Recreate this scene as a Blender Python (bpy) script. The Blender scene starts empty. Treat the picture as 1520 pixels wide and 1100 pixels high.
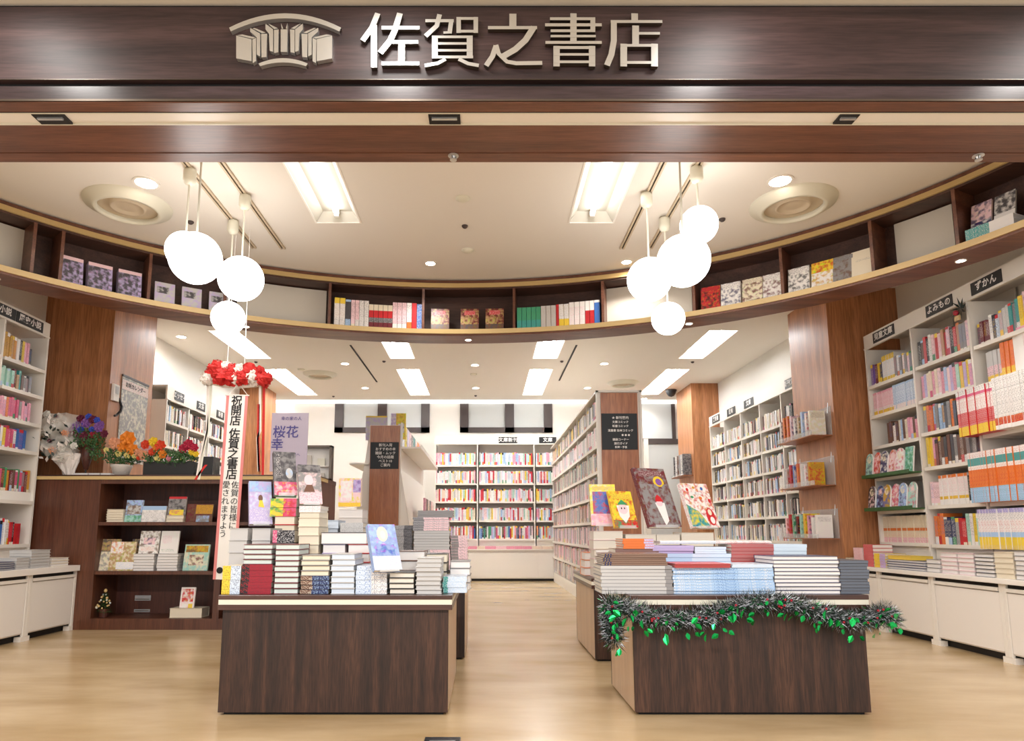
import bpy, bmesh, math, random
from mathutils import Vector, Matrix, noise
R = random.Random(7)
PI = math.pi
S = bpy.context.scene
COL = S.collection

# ---------------------------------------------------------------- camera, world, exposure
CH, F, PX, PY = 0.8, 1000.0, 720.0, 650.0
TH = math.atan(140 / F)
cam_d = bpy.data.cameras.new('camera'); cam = bpy.data.objects.new('camera', cam_d); COL.objects.link(cam)
cam.location = (0, 0, CH); cam.rotation_euler = (PI / 2 + TH, 0, 0)
cam_d.sensor_width = 36; cam_d.lens = 36 * F / 1520
cam_d.shift_x = (760 - PX) / 1520; cam_d.shift_y = (PY - 550) / 1520
cam_d.clip_start = 0.05; cam_d.clip_end = 60
S.camera = cam
w = bpy.data.worlds.new('world'); S.world = w; w.use_nodes = True
w.node_tree.nodes['Background'].inputs[0].default_value = (0.95, 0.97, 1.0, 1)
w.node_tree.nodes['Background'].inputs[1].default_value = 0.75
S.view_settings.view_transform = 'Standard'; S.view_settings.look = 'None'
S.view_settings.exposure = 0.68; S.view_settings.gamma = 1.0
S.view_settings.use_curve_mapping = False
TUBE, GLOBE, DOWN, COVE = 23.0, 4.6, 30.0, 1.3

def area(name, loc, rot, sx, sy, power, colr=(1, 1, 1)):
    d = bpy.data.lights.new(name, 'AREA'); d.shape = 'RECTANGLE'; d.size = sx; d.size_y = sy
    d.energy = power; d.color = colr
    o = bpy.data.objects.new(name, d); COL.objects.link(o); o.location = loc; o.rotation_euler = rot
    return o
# lamps of the mall corridor in front of the shop, set in its ceiling
for i, x in enumerate((-2.6, -0.3, 2.0)):
    area('corridor_lamp', (x, -0.4, 3.245), (0, 0, 0), 1.2, 0.3, 75, (1, .98, .97))
for x in (-2.2, -.46, 1.15, 2.9):
    area('corridor_spot', (x, 2.42, 3.25), (0, 0, 0), .22, .22, 5, (1, .97, .93))
def spot(name, loc, power, ang=1.5, colr=(1, .95, .88), tilt=(0, 0, 0), rad=.04):
    d = bpy.data.lights.new(name, 'SPOT'); d.energy = power; d.spot_size = ang; d.spot_blend = .6; d.color = colr
    d.shadow_soft_size = rad
    o = bpy.data.objects.new(name, d); COL.objects.link(o); o.location = loc; o.rotation_euler = tilt

# pixel of the photograph -> point of the room on a plane
def ray(x, y):
    dx = (x - PX) / F; dv = (PY - y) / F
    return dx, math.cos(TH) - dv * math.sin(TH), math.sin(TH) + dv * math.cos(TH)
def on_y(x, y, Y):
    d = ray(x, y); k = Y / d[1]; return d[0] * k, Y, CH + d[2] * k
def on_z(x, y, Z):
    d = ray(x, y); k = (Z - CH) / d[2]; return d[0] * k, d[1] * k, Z
def on_x(x, y, X):
    d = ray(x, y); k = X / d[0]; return X, d[1] * k, CH + d[2] * k

# ---------------------------------------------------------------- materials
def srgb(h):
    if isinstance(h, str):
        h = h.lstrip('#'); c = [int(h[i:i + 2], 16) / 255 for i in (0, 2, 4)]
    else: c = [v / 255 for v in h]
    return tuple(v / 12.92 if v <= .04045 else ((v + .055) / 1.055) ** 2.4 for v in c)
def mat(name, colr, rough=.5, metal=0, spec=.5, emit=0, alpha=1, trans=0, coat=0, bump=0, bscale=60, vary=0, vscale=3):
    m = bpy.data.materials.new(name); m.use_nodes = True; nt = m.node_tree; b = nt.nodes['Principled BSDF']
    c = srgb(colr) + (1,)
    b.inputs['Base Color'].default_value = c; b.inputs['Roughness'].default_value = rough
    b.inputs['Metallic'].default_value = metal; b.inputs['Specular IOR Level'].default_value = spec
    b.inputs['Alpha'].default_value = alpha; b.inputs['Transmission Weight'].default_value = trans
    b.inputs['Coat Weight'].default_value = coat
    if emit:
        b.inputs['Emission Color'].default_value = c; b.inputs['Emission Strength'].default_value = emit
    if bump or vary:
        tc = nt.nodes.new('ShaderNodeTexCoord'); n = nt.nodes.new('ShaderNodeTexNoise')
        n.inputs['Scale'].default_value = bscale if bump else vscale
        nt.links.new(tc.outputs['Object'], n.inputs['Vector'])
        if bump:
            bp = nt.nodes.new('ShaderNodeBump'); bp.inputs['Strength'].default_value = bump; bp.inputs['Distance'].default_value = .004
            nt.links.new(n.outputs['Fac'], bp.inputs['Height']); nt.links.new(bp.outputs[0], b.inputs['Normal'])
        if vary:
            mx = nt.nodes.new('ShaderNodeMixRGB'); mx.inputs[1].default_value = c
            mx.inputs[2].default_value = tuple(v * (1 - vary) for v in c[:3]) + (1,)
            nt.links.new(n.outputs['Fac'], mx.inputs[0]); nt.links.new(mx.outputs[0], b.inputs['Base Color'])
    return m
def wood(name, c1, c2, c3, axis='z', rough=.35, scale=9.0, coat=.15, streak=.5):
    """laminate: long streaks along the axis, fine pores, darker figure"""
    m = bpy.data.materials.new(name); m.use_nodes = True; nt = m.node_tree; N = nt.nodes; L = nt.links
    b = N['Principled BSDF']; b.inputs['Roughness'].default_value = rough; b.inputs['Coat Weight'].default_value = coat
    b.inputs['Coat Roughness'].default_value = .2
    tc = N.new('ShaderNodeTexCoord'); mp = N.new('ShaderNodeMapping')
    sc = {'x': (.06, 1, 1), 'y': (1, .06, 1), 'z': (1, 1, .06)}[axis]
    mp.inputs['Scale'].default_value = sc; L.new(tc.outputs['Object'], mp.inputs['Vector'])
    n1 = N.new('ShaderNodeTexNoise'); n1.inputs['Scale'].default_value = scale; n1.inputs['Detail'].default_value = 5; n1.inputs['Distortion'].default_value = .6
    n2 = N.new('ShaderNodeTexNoise'); n2.inputs['Scale'].default_value = scale * 9; n2.inputs['Detail'].default_value = 3
    L.new(mp.outputs[0], n1.inputs['Vector']); L.new(mp.outputs[0], n2.inputs['Vector'])
    r = N.new('ShaderNodeValToRGB'); e = r.color_ramp.elements
    e[0].position = .32; e[0].color = srgb(c1) + (1,); e[1].position = .7; e[1].color = srgb(c3) + (1,)
    q = e.new(.5); q.color = srgb(c2) + (1,)
    L.new(n1.outputs['Fac'], r.inputs[0])
    mx = N.new('ShaderNodeMixRGB'); mx.blend_type = 'MULTIPLY'; mx.inputs[0].default_value = streak
    r2 = N.new('ShaderNodeValToRGB'); r2.color_ramp.elements[0].position = .35; r2.color_ramp.elements[0].color = (.45, .42, .4, 1)
    r2.color_ramp.elements[1].position = .6; r2.color_ramp.elements[1].color = (1.1, 1.1, 1.1, 1)
    L.new(n2.outputs['Fac'], r2.inputs[0]); L.new(r.outputs[0], mx.inputs[1]); L.new(r2.outputs[0], mx.inputs[2])
    L.new(mx.outputs[0], b.inputs['Base Color'])
    return m
M = {}
M['fascia'] = wood('fascia_laminate', '#2f2122', '#3f2d2d', '#513c3b', 'x', .5, 14, .0)
M['fascia2'] = wood('fascia_lower_laminate', '#2b2023', '#3a2c30', '#4a3b40', 'x', .3, 16, .3)
M['beam'] = wood('beam_laminate', '#5f3a29', '#6d4431', '#7b4f3a', 'x', .4, 12, .1)
M['ring'] = wood('ring_laminate', '#5a3324', '#6d422f', '#7d523c', 'x', .4, 12, .1)
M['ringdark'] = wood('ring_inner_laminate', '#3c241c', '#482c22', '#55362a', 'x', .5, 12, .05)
M['table'] = wood('table_laminate', '#281710', '#3b241a', '#4e3224', 'z', .5, 22, .0, .9)
M['tabletop'] = wood('tabletop_laminate', '#3a2119', '#462a20', '#54352a', 'x', .3, 13, .2)
M['cab'] = wood('cabinet_laminate', '#4f2a1a', '#5b3321', '#693f2a', 'z', .4, 12, .1)
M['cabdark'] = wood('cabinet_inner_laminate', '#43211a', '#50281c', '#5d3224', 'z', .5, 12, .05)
M['column'] = wood('column_laminate', '#a0683f', '#b4784e', '#c4885c', 'z', .42, 10, .12)
M['panel'] = wood('end_panel_laminate', '#985a33', '#a8673e', '#b6764b', 'z', .35, 14, .1)
M['lightwood'] = wood('pale_laminate', '#b09070', '#bb9c7b', '#c6a888', 'z', .35, 12, .1, .25)
M['gold'] = mat('gold_edge_strip', '#cdb078', .4, .0)
M['cream'] = mat('cream_edge_strip', '#dcd8c6', .4)
M['white'] = mat('white_laminate', '#e9e2d8', .4)
M['whitewall'] = mat('white_wall_paper', '#e4dfd7', .8, bump=.1, bscale=300)
M['ceil'] = mat('ceiling_paint', '#e4ddd3', .85)
M['cabwhite'] = mat('cream_cupboard_laminate', '#ebe4dc', .35)
M['housing'] = mat('dimmed_enamel', '#bdb7aa', .5)  # near fixtures: enamel darkened in colour to hold down the tube's glare
M['tubesoft'] = mat('single_fluorescent_tube', '#ffffff', emit=11)
M['troffer'] = mat('white_enamel', '#f6f2ea', .35)
M['black'] = mat('black_plastic', '#141416', .4)
M['dark'] = mat('dark_gap', '#191412', .7)
M['blackboard'] = mat('blackboard', '#23272b', .6)
M['chrome'] = mat('brushed_steel', '#dcdedd', .34, .85)
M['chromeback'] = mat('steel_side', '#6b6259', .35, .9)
M['winframe'] = mat('dark_window_frame', '#453a38', .5)
M['blind'] = mat('window_blind', '#c6c8c6', .7)
M['tube'] = mat('fluorescent_tube', '#f7fbff', emit=TUBE)
M['globe'] = mat('opal_globe', '#fffdfa', emit=GLOBE)
M['down'] = mat('downlight_lens', '#fff3e6', emit=DOWN)
M['cove'] = mat('cove_strip', '#ffffff', emit=COVE)
M['acrylic'] = mat('clear_acrylic', '#f4f6f6', .08, trans=.0, alpha=.28)
M['wrap'] = mat('cellophane_wrap', '#f4f0e6', .1, alpha=.3)
M['paper'] = mat('paper', '#f3efe8', .7)
M['text_black'] = mat('black_ink', '#120f10', .7)
M['text_white'] = mat('white_ink', '#f2eeea', .6)
M['pinkedge'] = mat('pink_border', '#e08784', .7)
M['red'] = mat('red_tulle', '#d5231d', .7, vary=.35, vscale=40)
M['whitetulle'] = mat('white_tulle', '#efe4da', .8, vary=.15, vscale=40)
M['foil'] = mat('green_foil', '#10a04c', .22, .75)
M['foildark'] = mat('dark_tinsel', '#1d2b26', .4, .3)
M['foilsilver'] = mat('silver_tinsel', '#c9ccd4', .35, .4)
M['berry'] = mat('red_berry', '#a3182c', .35)
M['leafg'] = mat('leaf_green', '#3f6a34', .6, vary=.5, vscale=30)
M['pot'] = mat('white_stone_pot', '#cfc6bb', .6, bump=.5, bscale=80)
M['blackpot'] = mat('black_planter', '#1c1b1a', .45)
M['floordrain'] = mat('floor_plate_steel', '#3d3f43', .4, .7, bump=.6, bscale=200)
M['nichepanel'] = mat('niche_panel_paint', '#cdc4b5', .7)
M['tan'] = mat('beige_paint', '#c8b79d', .6)
for n_, h_ in (('orange', '#f08a1c'), ('redo', '#e2431c'), ('peach', '#eaa47c'), ('lemon', '#efe08a'), ('yellow', '#f5cf25'), ('purple', '#8e5ba8'), ('blue', '#3a55c8'), ('wine', '#6a1233'), ('crimson', '#b3103a'), ('white', '#f2ede2'), ('pink', '#e58fa0')):
    M['fl_' + n_] = mat('petal_' + n_, h_, .6, vary=.3, vscale=60)
# floor: glossy beige sheet with broad drifting figure
def floor_mat():
    m = bpy.data.materials.new('floor_vinyl'); m.use_nodes = True; nt = m.node_tree; N = nt.nodes; L = nt.links
    b = N['Principled BSDF']; tc = N.new('ShaderNodeTexCoord'); mp = N.new('ShaderNodeMapping')
    mp.inputs['Scale'].default_value = (.55, 1.6, 1); mp.inputs['Rotation'].default_value = (0, 0, .35)
    n1 = N.new('ShaderNodeTexNoise'); n1.inputs['Scale'].default_value = 2.2; n1.inputs['Detail'].default_value = 6
    n2 = N.new('ShaderNodeTexNoise'); n2.inputs['Scale'].default_value = 14; n2.inputs['Detail'].default_value = 4
    L.new(tc.outputs['Object'], mp.inputs[0]); L.new(mp.outputs[0], n1.inputs[0]); L.new(mp.outputs[0], n2.inputs[0])
    r = N.new('ShaderNodeValToRGB'); e = r.color_ramp.elements
    e[0].position = .3; e[0].color = srgb('#ae9268') + (1,); e[1].position = .7; e[1].color = srgb('#cdb48e') + (1,)
    mx = N.new('ShaderNodeMixRGB'); mx.blend_type = 'MULTIPLY'; mx.inputs[0].default_value = .12
    L.new(n1.outputs['Fac'], r.inputs[0]); L.new(r.outputs[0], mx.inputs[1]); L.new(n2.outputs['Fac'], mx.inputs[2])
    L.new(mx.outputs[0], b.inputs['Base Color'])
    r3 = N.new('ShaderNodeMapRange'); r3.inputs[3].default_value = .21; r3.inputs[4].default_value = .25
    L.new(n1.outputs['Fac'], r3.inputs[0]); L.new(r3.outputs[0], b.inputs['Roughness'])
    b.inputs['Specular IOR Level'].default_value = .7; b.inputs['Coat Weight'].default_value = .1; b.inputs['Coat Roughness'].default_value = .25
    return m
M['floor'] = floor_mat()
# one printed-matter material: face attributes col (ground), ink (second colour), pat (0 plain, 1 lettering, 2 picture, 3 page edges)
def print_mat():
    m = bpy.data.materials.new('printed_paper'); m.use_nodes = True; nt = m.node_tree; N = nt.nodes; L = nt.links
    b = N['Principled BSDF']; b.inputs['Roughness'].default_value = .38
    def attr(n):
        a = N.new('ShaderNodeAttribute'); a.attribute_name = n; return a
    col, ink, pat = attr('col'), attr('ink'), attr('pat')
    tc = N.new('ShaderNodeTexCoord')
    sep = N.new('ShaderNodeVectorMath'); sep.operation = 'DOT_PRODUCT'; sep.inputs[1].default_value = (3.1, 7.7, 5.3)
    L.new(col.outputs['Vector'], sep.inputs[0])
    def noi(sc, det):
        n = N.new('ShaderNodeTexNoise'); n.noise_dimensions = '4D'; n.inputs['Scale'].default_value = sc; n.inputs['Detail'].default_value = det
        L.new(tc.outputs['Object'], n.inputs['Vector']); L.new(sep.outputs['Value'], n.inputs['W']); return n
    def math_(op, a, bb=None, c=None):
        n = N.new('ShaderNodeMath'); n.operation = op
        for i, v in enumerate((a, bb, c)):
            if v is None: continue
            if isinstance(v, (int, float)): n.inputs[i].default_value = v
            else: L.new(v, n.inputs[i])
        return n.outputs[0]
    t = noi(240, 1); a1 = noi(34, 6); a2 = noi(60, 3)
    def is_(k): return math_('COMPARE', pat.outputs['Fac'], float(k), .3)
    f1 = math_('MULTIPLY', math_('MULTIPLY', math_('GREATER_THAN', t.outputs['Fac'], .56), is_(1)), .6)
    def soft(v, lo, hi):
        n = N.new('ShaderNodeMapRange'); n.interpolation_type = 'SMOOTHSTEP'; n.inputs[1].default_value = lo; n.inputs[2].default_value = hi; L.new(v, n.inputs[0]); return n.outputs[0]
    f2 = math_('MULTIPLY', math_('MULTIPLY', soft(a1.outputs['Fac'], .42, .64), is_(2)), .85)
    mx1 = N.new('ShaderNodeMixRGB'); L.new(math_('ADD', f1, f2), mx1.inputs[0]); L.new(col.outputs['Color'], mx1.inputs[1]); L.new(ink.outputs['Color'], mx1.inputs[2])
    # a third tint inside pictures
    hue = N.new('ShaderNodeHueSaturation'); L.new(a2.outputs['Fac'], hue.inputs['Hue']); L.new(mx1.outputs[0], hue.inputs['Color'])
    hue.inputs['Saturation'].default_value = 1.3
    f3 = math_('MULTIPLY', soft(a2.outputs['Fac'], .45, .65), is_(2))
    mx2 = N.new('ShaderNodeMixRGB'); L.new(math_('MULTIPLY', f3, .6), mx2.inputs[0]); L.new(mx1.outputs[0], mx2.inputs[1]); L.new(hue.outputs[0], mx2.inputs[2])
    # leaves of paper: fine lines across the thickness
    wv = N.new('ShaderNodeTexWave'); wv.bands_direction = 'Z'; wv.inputs['Scale'].default_value = 160; wv.inputs['Distortion'].default_value = 1
    L.new(tc.outputs['Object'], wv.inputs[0])
    f4 = math_('MULTIPLY', math_('MULTIPLY', wv.outputs['Fac'], .22), is_(3))
    mx3 = N.new('ShaderNodeMixRGB'); L.new(f4, mx3.inputs[0]); L.new(mx2.outputs[0], mx3.inputs[1]); L.new(ink.outputs['Color'], mx3.inputs[2])
    L.new(mx3.outputs[0], b.inputs['Base Color'])
    return m
M['print'] = print_mat()

# ---------------------------------------------------------------- mesh builder
class MB:
    def __init__(s): s.v = []; s.f = []; s.m = []; s.c = []; s.mats = []; s.printed = False
    def mi(s, m):
        if m not in s.mats: s.mats.append(m)
        return s.mats.index(m)
    def face(s, pts, m, c=None):
        i = len(s.v); s.v += [tuple(p) for p in pts]; s.f.append(list(range(i, i + len(pts)))); s.m.append(s.mi(m))
        s.c.append(c or ((.8, .8, .8), (.1, .1, .1), 0.0))
        if c: s.printed = True
    def box(s, x0, x1, y0, y1, z0, z1, m='white', c=None, T=None, cf=None, skip=''):
        """c colour triple for all faces; cf dict of side -> colour triple; sides: f(-y) b(+y) l r t d"""
        P = [(x0, y0, z0), (x1, y0, z0), (x1, y1, z0), (x0, y1, z0), (x0, y0, z1), (x1, y0, z1), (x1, y1, z1), (x0, y1, z1)]
        if T: P = [T(p) for p in P]
        Q = {'d': (0, 3, 2, 1), 't': (4, 5, 6, 7), 'f': (0, 1, 5, 4), 'r': (1, 2, 6, 5), 'b': (2, 3, 7, 6), 'l': (3, 0, 4, 7)}
        i = len(s.v); s.v += [tuple(p) for p in P]; k = s.mi(m)
        for n, q in Q.items():
            if n in skip: continue
            s.f.append([i + a for a in q]); s.m.append(k)
            cc = (cf or {}).get(n, c)
            s.c.append(cc or ((.8, .8, .8), (.1, .1, .1), 0.0))
            if cc: s.printed = True
        return s
    def tube(s, a, b, r, m, n=8, r2=None, caps=True):
        a = Vector(a); b = Vector(b); d = (b - a).normalized(); u = d.orthogonal().normalized(); w_ = d.cross(u)
        r2 = r if r2 is None else r2; i = len(s.v); k = s.mi(m)
        for p, q in ((a, r), (b, r2)):
            for j in range(n):
                t = 2 * PI * j / n; s.v.append(tuple(p + (u * math.cos(t) + w_ * math.sin(t)) * q))
        for j in range(n):
            s.f.append([i + j, i + (j + 1) % n, i + n + (j + 1) % n, i + n + j]); s.m.append(k); s.c.append(((.8,) * 3, (.1,) * 3, 0.0))
        if caps:
            for o_, rev in ((0, 1), (n, 0)):
                q = [i + o_ + j for j in range(n)]
                s.f.append(q[::-1] if rev else q); s.m.append(k); s.c.append(((.8,) * 3, (.1,) * 3, 0.0))
        return s
    def path(s, pts, r, m, n=6):
        for a, b in zip(pts[:-1], pts[1:]): s.tube(a, b, r, m, n)
        return s
    def lathe(s, c, prof, m, n=24, sx=1, sy=1):
        i = len(s.v); k = s.mi(m); P = len(prof)
        for r_, z in prof:
            for j in range(n):
                t = 2 * PI * j / n; s.v.append((c[0] + r_ * math.cos(t) * sx, c[1] + r_ * math.sin(t) * sy, c[2] + z))
        for a in range(P - 1):
            for j in range(n):
                s.f.append([i + a * n + j, i + a * n + (j + 1) % n, i + (a + 1) * n + (j + 1) % n, i + (a + 1) * n + j])
                s.m.append(k); s.c.append(((.8,) * 3, (.1,) * 3, 0.0))
        return s
    def ball(s, c, r, m, n=10, amp=0, sc=8, sz=1.0):
        i = len(s.v); k = s.mi(m); h = max(4, n // 2 + 1)
        def pt(a, b):
            d = Vector((math.sin(a) * math.cos(b), math.sin(a) * math.sin(b), math.cos(a)))
            q = r * (1 + amp * noise.noise(d * sc + Vector(c) * 9)) if amp else r
            return (c[0] + d.x * q, c[1] + d.y * q, c[2] + d.z * q * sz)
        for a in range(h + 1):
            for j in range(n): s.v.append(pt(PI * a / h, 2 * PI * j / n))
        for a in range(h):
            for j in range(n):
                s.f.append([i + a * n + j, i + (a + 1) * n + j, i + (a + 1) * n + (j + 1) % n, i + a * n + (j + 1) % n])
                s.m.append(k); s.c.append(((.8,) * 3, (.1,) * 3, 0.0))
        return s
    def mesh(s, name, smooth=False):
        me = bpy.data.meshes.new(name); me.from_pydata(s.v, [], s.f)
        for m in s.mats: me.materials.append(M[m] if isinstance(m, str) else m)
        me.polygons.foreach_set('material_index', s.m)
        if s.printed:
            for an, idx in (('col', 0), ('ink', 1)):
                a = me.attributes.new(an, 'FLOAT_COLOR', 'FACE')
                flat = []
                for c in s.c: flat += [*c[idx], 1.0]
                a.data.foreach_set('color', flat)
            a = me.attributes.new('pat', 'FLOAT', 'FACE'); a.data.foreach_set('value', [float(c[2]) for c in s.c])
        if smooth: me.polygons.foreach_set('use_smooth', [True] * len(me.polygons))
        me.update(); return me
    def build(s, name, parent=None, smooth=False, bevel=0, **kw):
        o = bpy.data.objects.new(name, s.mesh(name, smooth)); COL.objects.link(o)
        if parent:
            o.parent = parent; o.matrix_parent_inverse = parent_inv(parent)
        if bevel:
            md = o.modifiers.new('bevel', 'BEVEL'); md.width = bevel; md.segments = 2; md.limit_method = 'ANGLE'
        return tag(o, **kw)
def parent_inv(p):
    m = Matrix.Translation(p.location) @ p.rotation_euler.to_matrix().to_4x4()
    if p.parent: m = parent_inv(p.parent).inverted() @ Matrix.Identity(4) if False else (p.parent_m @ Matrix.Identity(4) if False else m)
    return m.inverted()
def tag(o, label=None, cat=None, group=None, kind=None):
    for k, v in (('label', label), ('category', cat), ('group', group), ('kind', kind)):
        if v: o[k] = v
    return o
def thing(name, label, cat, loc=(0, 0, 0), rz=0, group=None):
    o = bpy.data.objects.new(name, None); COL.objects.link(o); o.location = loc; o.rotation_euler = (0, 0, rz)
    o.empty_display_size = .05
    return tag(o, label, cat, group)
def local(mb, name, parent, smooth=False, bevel=0, **kw):
    """geometry given in the parent's own axes"""
    o = mb.build(name, None, smooth, bevel, **kw); o.parent = parent; return o
def struct(name, mb, label=None, smooth=False):
    return mb.build(name, None, smooth, kind='structure', label=label)

def holed(mb, x0, x1, y0, y1, z, holes, m, T=lambda p: p):
    """flat sheet with rectangular holes"""
    xs = sorted({x0, x1, *[v for h in holes for v in h[:2] if x0 < v < x1]}); ys = sorted({y0, y1, *[v for h in holes for v in h[2:] if y0 < v < y1]})
    for a, b in zip(xs[:-1], xs[1:]):
        for c, d in zip(ys[:-1], ys[1:]):
            mx, my = (a + b) / 2, (c + d) / 2
            if any(h[0] < mx < h[1] and h[2] < my < h[3] for h in holes): continue
            mb.face([T((a, c, z)), T((a, d, z)), T((b, d, z)), T((b, c, z))], m)

# lettering: a filled text curve, turned to mesh
def text(s, size, loc, rot, m, parent=None, ext=.001, name='lettering', bold=0, align='CENTER', sx=1.0, sp=1.0, line=1.0):
    cu = bpy.data.curves.new(name, 'FONT'); cu.body = s; cu.size = size; cu.extrude = ext; cu.offset = bold
    cu.align_x = align; cu.align_y = 'CENTER'; cu.space_character = sp; cu.space_line = line; cu.resolution_u = 2
    cu.materials.append(M[m]); o = bpy.data.objects.new(name, cu); COL.objects.link(o)
    o.location = loc; o.rotation_euler = rot; o.scale = (sx, 1, 1)
    if parent: o.parent = parent
    return o

# ================================================================ STRUCTURE
HC = 3.1
YF, YB = 3.342, 11.76
# ceiling light troffers: (x centre, y0, y1)
TROF = [(-1.10, 3.52, 4.78, 'n'), (.795, 3.52, 4.78, 'n'), (-1.10, 7.5, 8.767, 'm'), (.80, 7.5, 8.767, 'm'),
        (-3.02, 7.5, 8.767, 'm'), (2.745, 7.5, 8.767, 'm'), (-1.10, 9.368, 11.2, 'f'), (.80, 9.368, 11.2, 'f'),
        (-3.0, 9.368, 11.2, 'f'), (2.75, 9.368, 11.15, 'f')]
TW = .165
holes = [(x - TW, x + TW, a, b) for x, a, b, _ in TROF]
mb = MB(); holed(mb, -4.3, 4.1, YF, YB, HC, holes, 'ceil')
struct('ceiling', mb, 'pale beige painted shop ceiling with recessed light boxes')
mb = MB(); mb.face([(-7, -3, 0), (7, -3, 0), (7, YB, 0), (-7, YB, 0)], 'floor'); struct('floor', mb, 'glossy beige floor with drifting tan figure')
mb = MB(); mb.box(-7, 7, -3, 2.86, 3.255, 3.35, 'white'); struct('ceiling.001', mb, 'mall corridor ceiling in front of the shop')

# walls
mb = MB(); mb.box(-4.3, -4.15, 2.9, 6.95, 0, HC, 'whitewall'); mb.box(-4.3, -3.9, 6.95, YB, 0, HC, 'whitewall'); struct('wall_left', mb)
mb = MB(); mb.box(3.9, 4.1, 2.9, 6.95, 0, HC, 'whitewall'); mb.box(3.63, 4.1, 6.95, YB, 0, HC, 'whitewall'); struct('wall_right', mb)
wins = [(-2.656, -.98, 2.54, 3.087), (-.443, 1.189, 2.54, 3.087), (2.2, 3.36, 2.38, 3.05)]
mb = MB(); holed(mb, -4.0, 3.7, 0, HC, YB, [(a, b, c, d) for a, b, c, d in wins], 'whitewall', T=lambda p: (p[0], p[2], p[1]))
struct('wall_back', mb, 'white back wall with high dark framed windows')
for i, (a, b, z0, z1) in enumerate(wins):
    root = thing('window_%d' % (i + 1), None, None, (0, 0, 0)); root['kind'] = 'structure'
    root['label'] = ['dark framed high window behind the pale island rack', 'dark framed two-pane window above the back bookcases', 'dark framed window beside the far wooden column'][i]
    fr = MB(); t = .15; mid = (a + b) / 2 + (.06 if i == 1 else 0)
    y0, y1 = YB - .03, YB + .06
    for q in ((a, a + t, z0, z1), (b - t if i < 2 else b - .06, b, z0, z1), (a, b, z0, z0 + (.09 if i < 2 else .05))): fr.box(q[0], q[1], y0, y1, q[2], q[3], 'winframe')
    if i < 2: fr.box(mid - .08, mid + .08, y0, y1, z0, z1, 'winframe')
    fr.build('window_frame', root)
    for (c, d) in (((a + t, mid - .08), (mid + .08, b - t)) if i < 2 else ((a + t, b - .06),)):
        MB().box(c, d, YB + .01, YB + .03, z0 + .05, z1, 'blind').build('pane', root)
# white door beside far column
root = thing('door_1', None, None); root['kind'] = 'structure'; root['label'] = 'plain white staff door in the back wall'
MB().box(2.86, 3.42, YB - .04, YB - .005, 0, 2.33, 'blind').build('door_leaf', root)
MB().box(2.78, 2.86, YB - .06, YB - .005, 0, 2.42, 'white').box(2.86, 3.5, YB - .06, YB - .005, 2.33, 2.42, 'winframe').build('door_frame', root)
# cove light where wall and ceiling meet
tag(MB().box(-4.0, 3.6, YB - .12, YB - .06, HC - .05, HC - .002, 'cove').build('cove_light'), 'long white light strip along the top of the back wall', 'light')

# storefront header
Y0 = 2.843
mb = MB(); mb.box(-7, 7, Y0, Y0 + .08, 2.862, 3.235, 'fascia'); struct('wall_front', mb, 'dark brown laminate fascia carrying the shop name')
mb = MB(); mb.box(-7, 7, Y0 + .03, Y0 + .08, 2.83, 2.862, 'dark'); mb.box(-7, 7, Y0 + .04, Y0 + .08, 3.235, 3.3, 'dark'); struct('trim_1', mb, 'shadow gaps above and below the fascia')
mb = MB(); mb.box(-7, 7, Y0, Y0 + .08, 2.766, 2.83, 'fascia2'); struct('trim_2', mb, 'narrow dark board under the fascia')
mb = MB(); mb.box(-7, 7, Y0 - .002, Y0 + .004, 2.756, 2.766, 'chromeback'); mb.box(-7, 7, Y0 - .004, Y0, 2.861, 2.864, 'chromeback'); struct('trim_3', mb, 'thin bright metal edge under the fascia')
mb = MB(); mb.box(-7, 7, Y0 + .005, 2.915, 2.75, 2.765, 'beam'); struct('trim_4', mb, 'brown soffit strip before the shutter slot')
mb = MB(); mb.box(-7, 7, 3.02, 3.255, 2.75, 2.80, 'beam'); mb.box(-7, 7, 3.258, YF, 2.747, 2.80, 'beam'); mb.box(-7, 7, 3.26, YF, 2.80, HC, 'beam'); struct('trim_5', mb, 'brown laminate beam across the shop opening')
root = thing('shutter_track', 'pale metal shutter slot running along the opening beam', 'shutter track')
mb = MB(); mb.box(-7, 7, 2.92, 2.928, 2.748, 2.79, 'cream'); mb.box(-7, 7, 3.008, 3.016, 2.748, 2.79, 'cream'); mb.build('rail', root)
MB().box(-7, 7, 2.928, 3.008, 2.756, 2.77, 'cabwhite').build('shutter_bar', root)
MB().box(-7, 7, 2.9165, 2.9195, 2.749, 2.80, 'dark').build('gap', root)
for px, w_, lab in ((78, .075, 'dark shutter latch above the pendant lamps end'), (660, .075, 'dark boxy shutter latch at the middle of the slot'), (1256, .045, 'small dark shutter latch above the ceiling vent')):
    x = on_z(px, 177, 2.75)[0]; t = thing('shutter_latch', lab, 'latch', (x, 2.968, 2.75))
    local(MB().box(-w_, w_, -.038, .038, -.004, .0055, 'dark'), 'latch_body', t); local(MB().box(-w_ * .8, w_ * .8, -.02, -.006, -.012, -.004, 'chrome'), 'latch_bar', t)
for px, lab in ((673, 'small chrome sprinkler under the beam near its middle'), (1452, 'small chrome sprinkler under the beam toward the dark shelf')):
    x, y, _ = on_z(px, 231, 2.747); t = thing('sprinkler', lab, 'sprinkler', (x, y, 2.747))
    local(MB().lathe((0, 0, 0), [(.028, 0), (.028, -.004), (.012, -.006), (.006, -.02), (.018, -.022), (.018, -.026), (0, -.026)], 'chrome', 14), 'rosette', t)
    for a in (0, 2.1, 4.2): local(MB().tube((.014 * math.cos(a), .014 * math.sin(a), -.004), (.009 * math.cos(a), .009 * math.sin(a), -.022), .002, 'dark', 5), 'arm', t)

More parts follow.
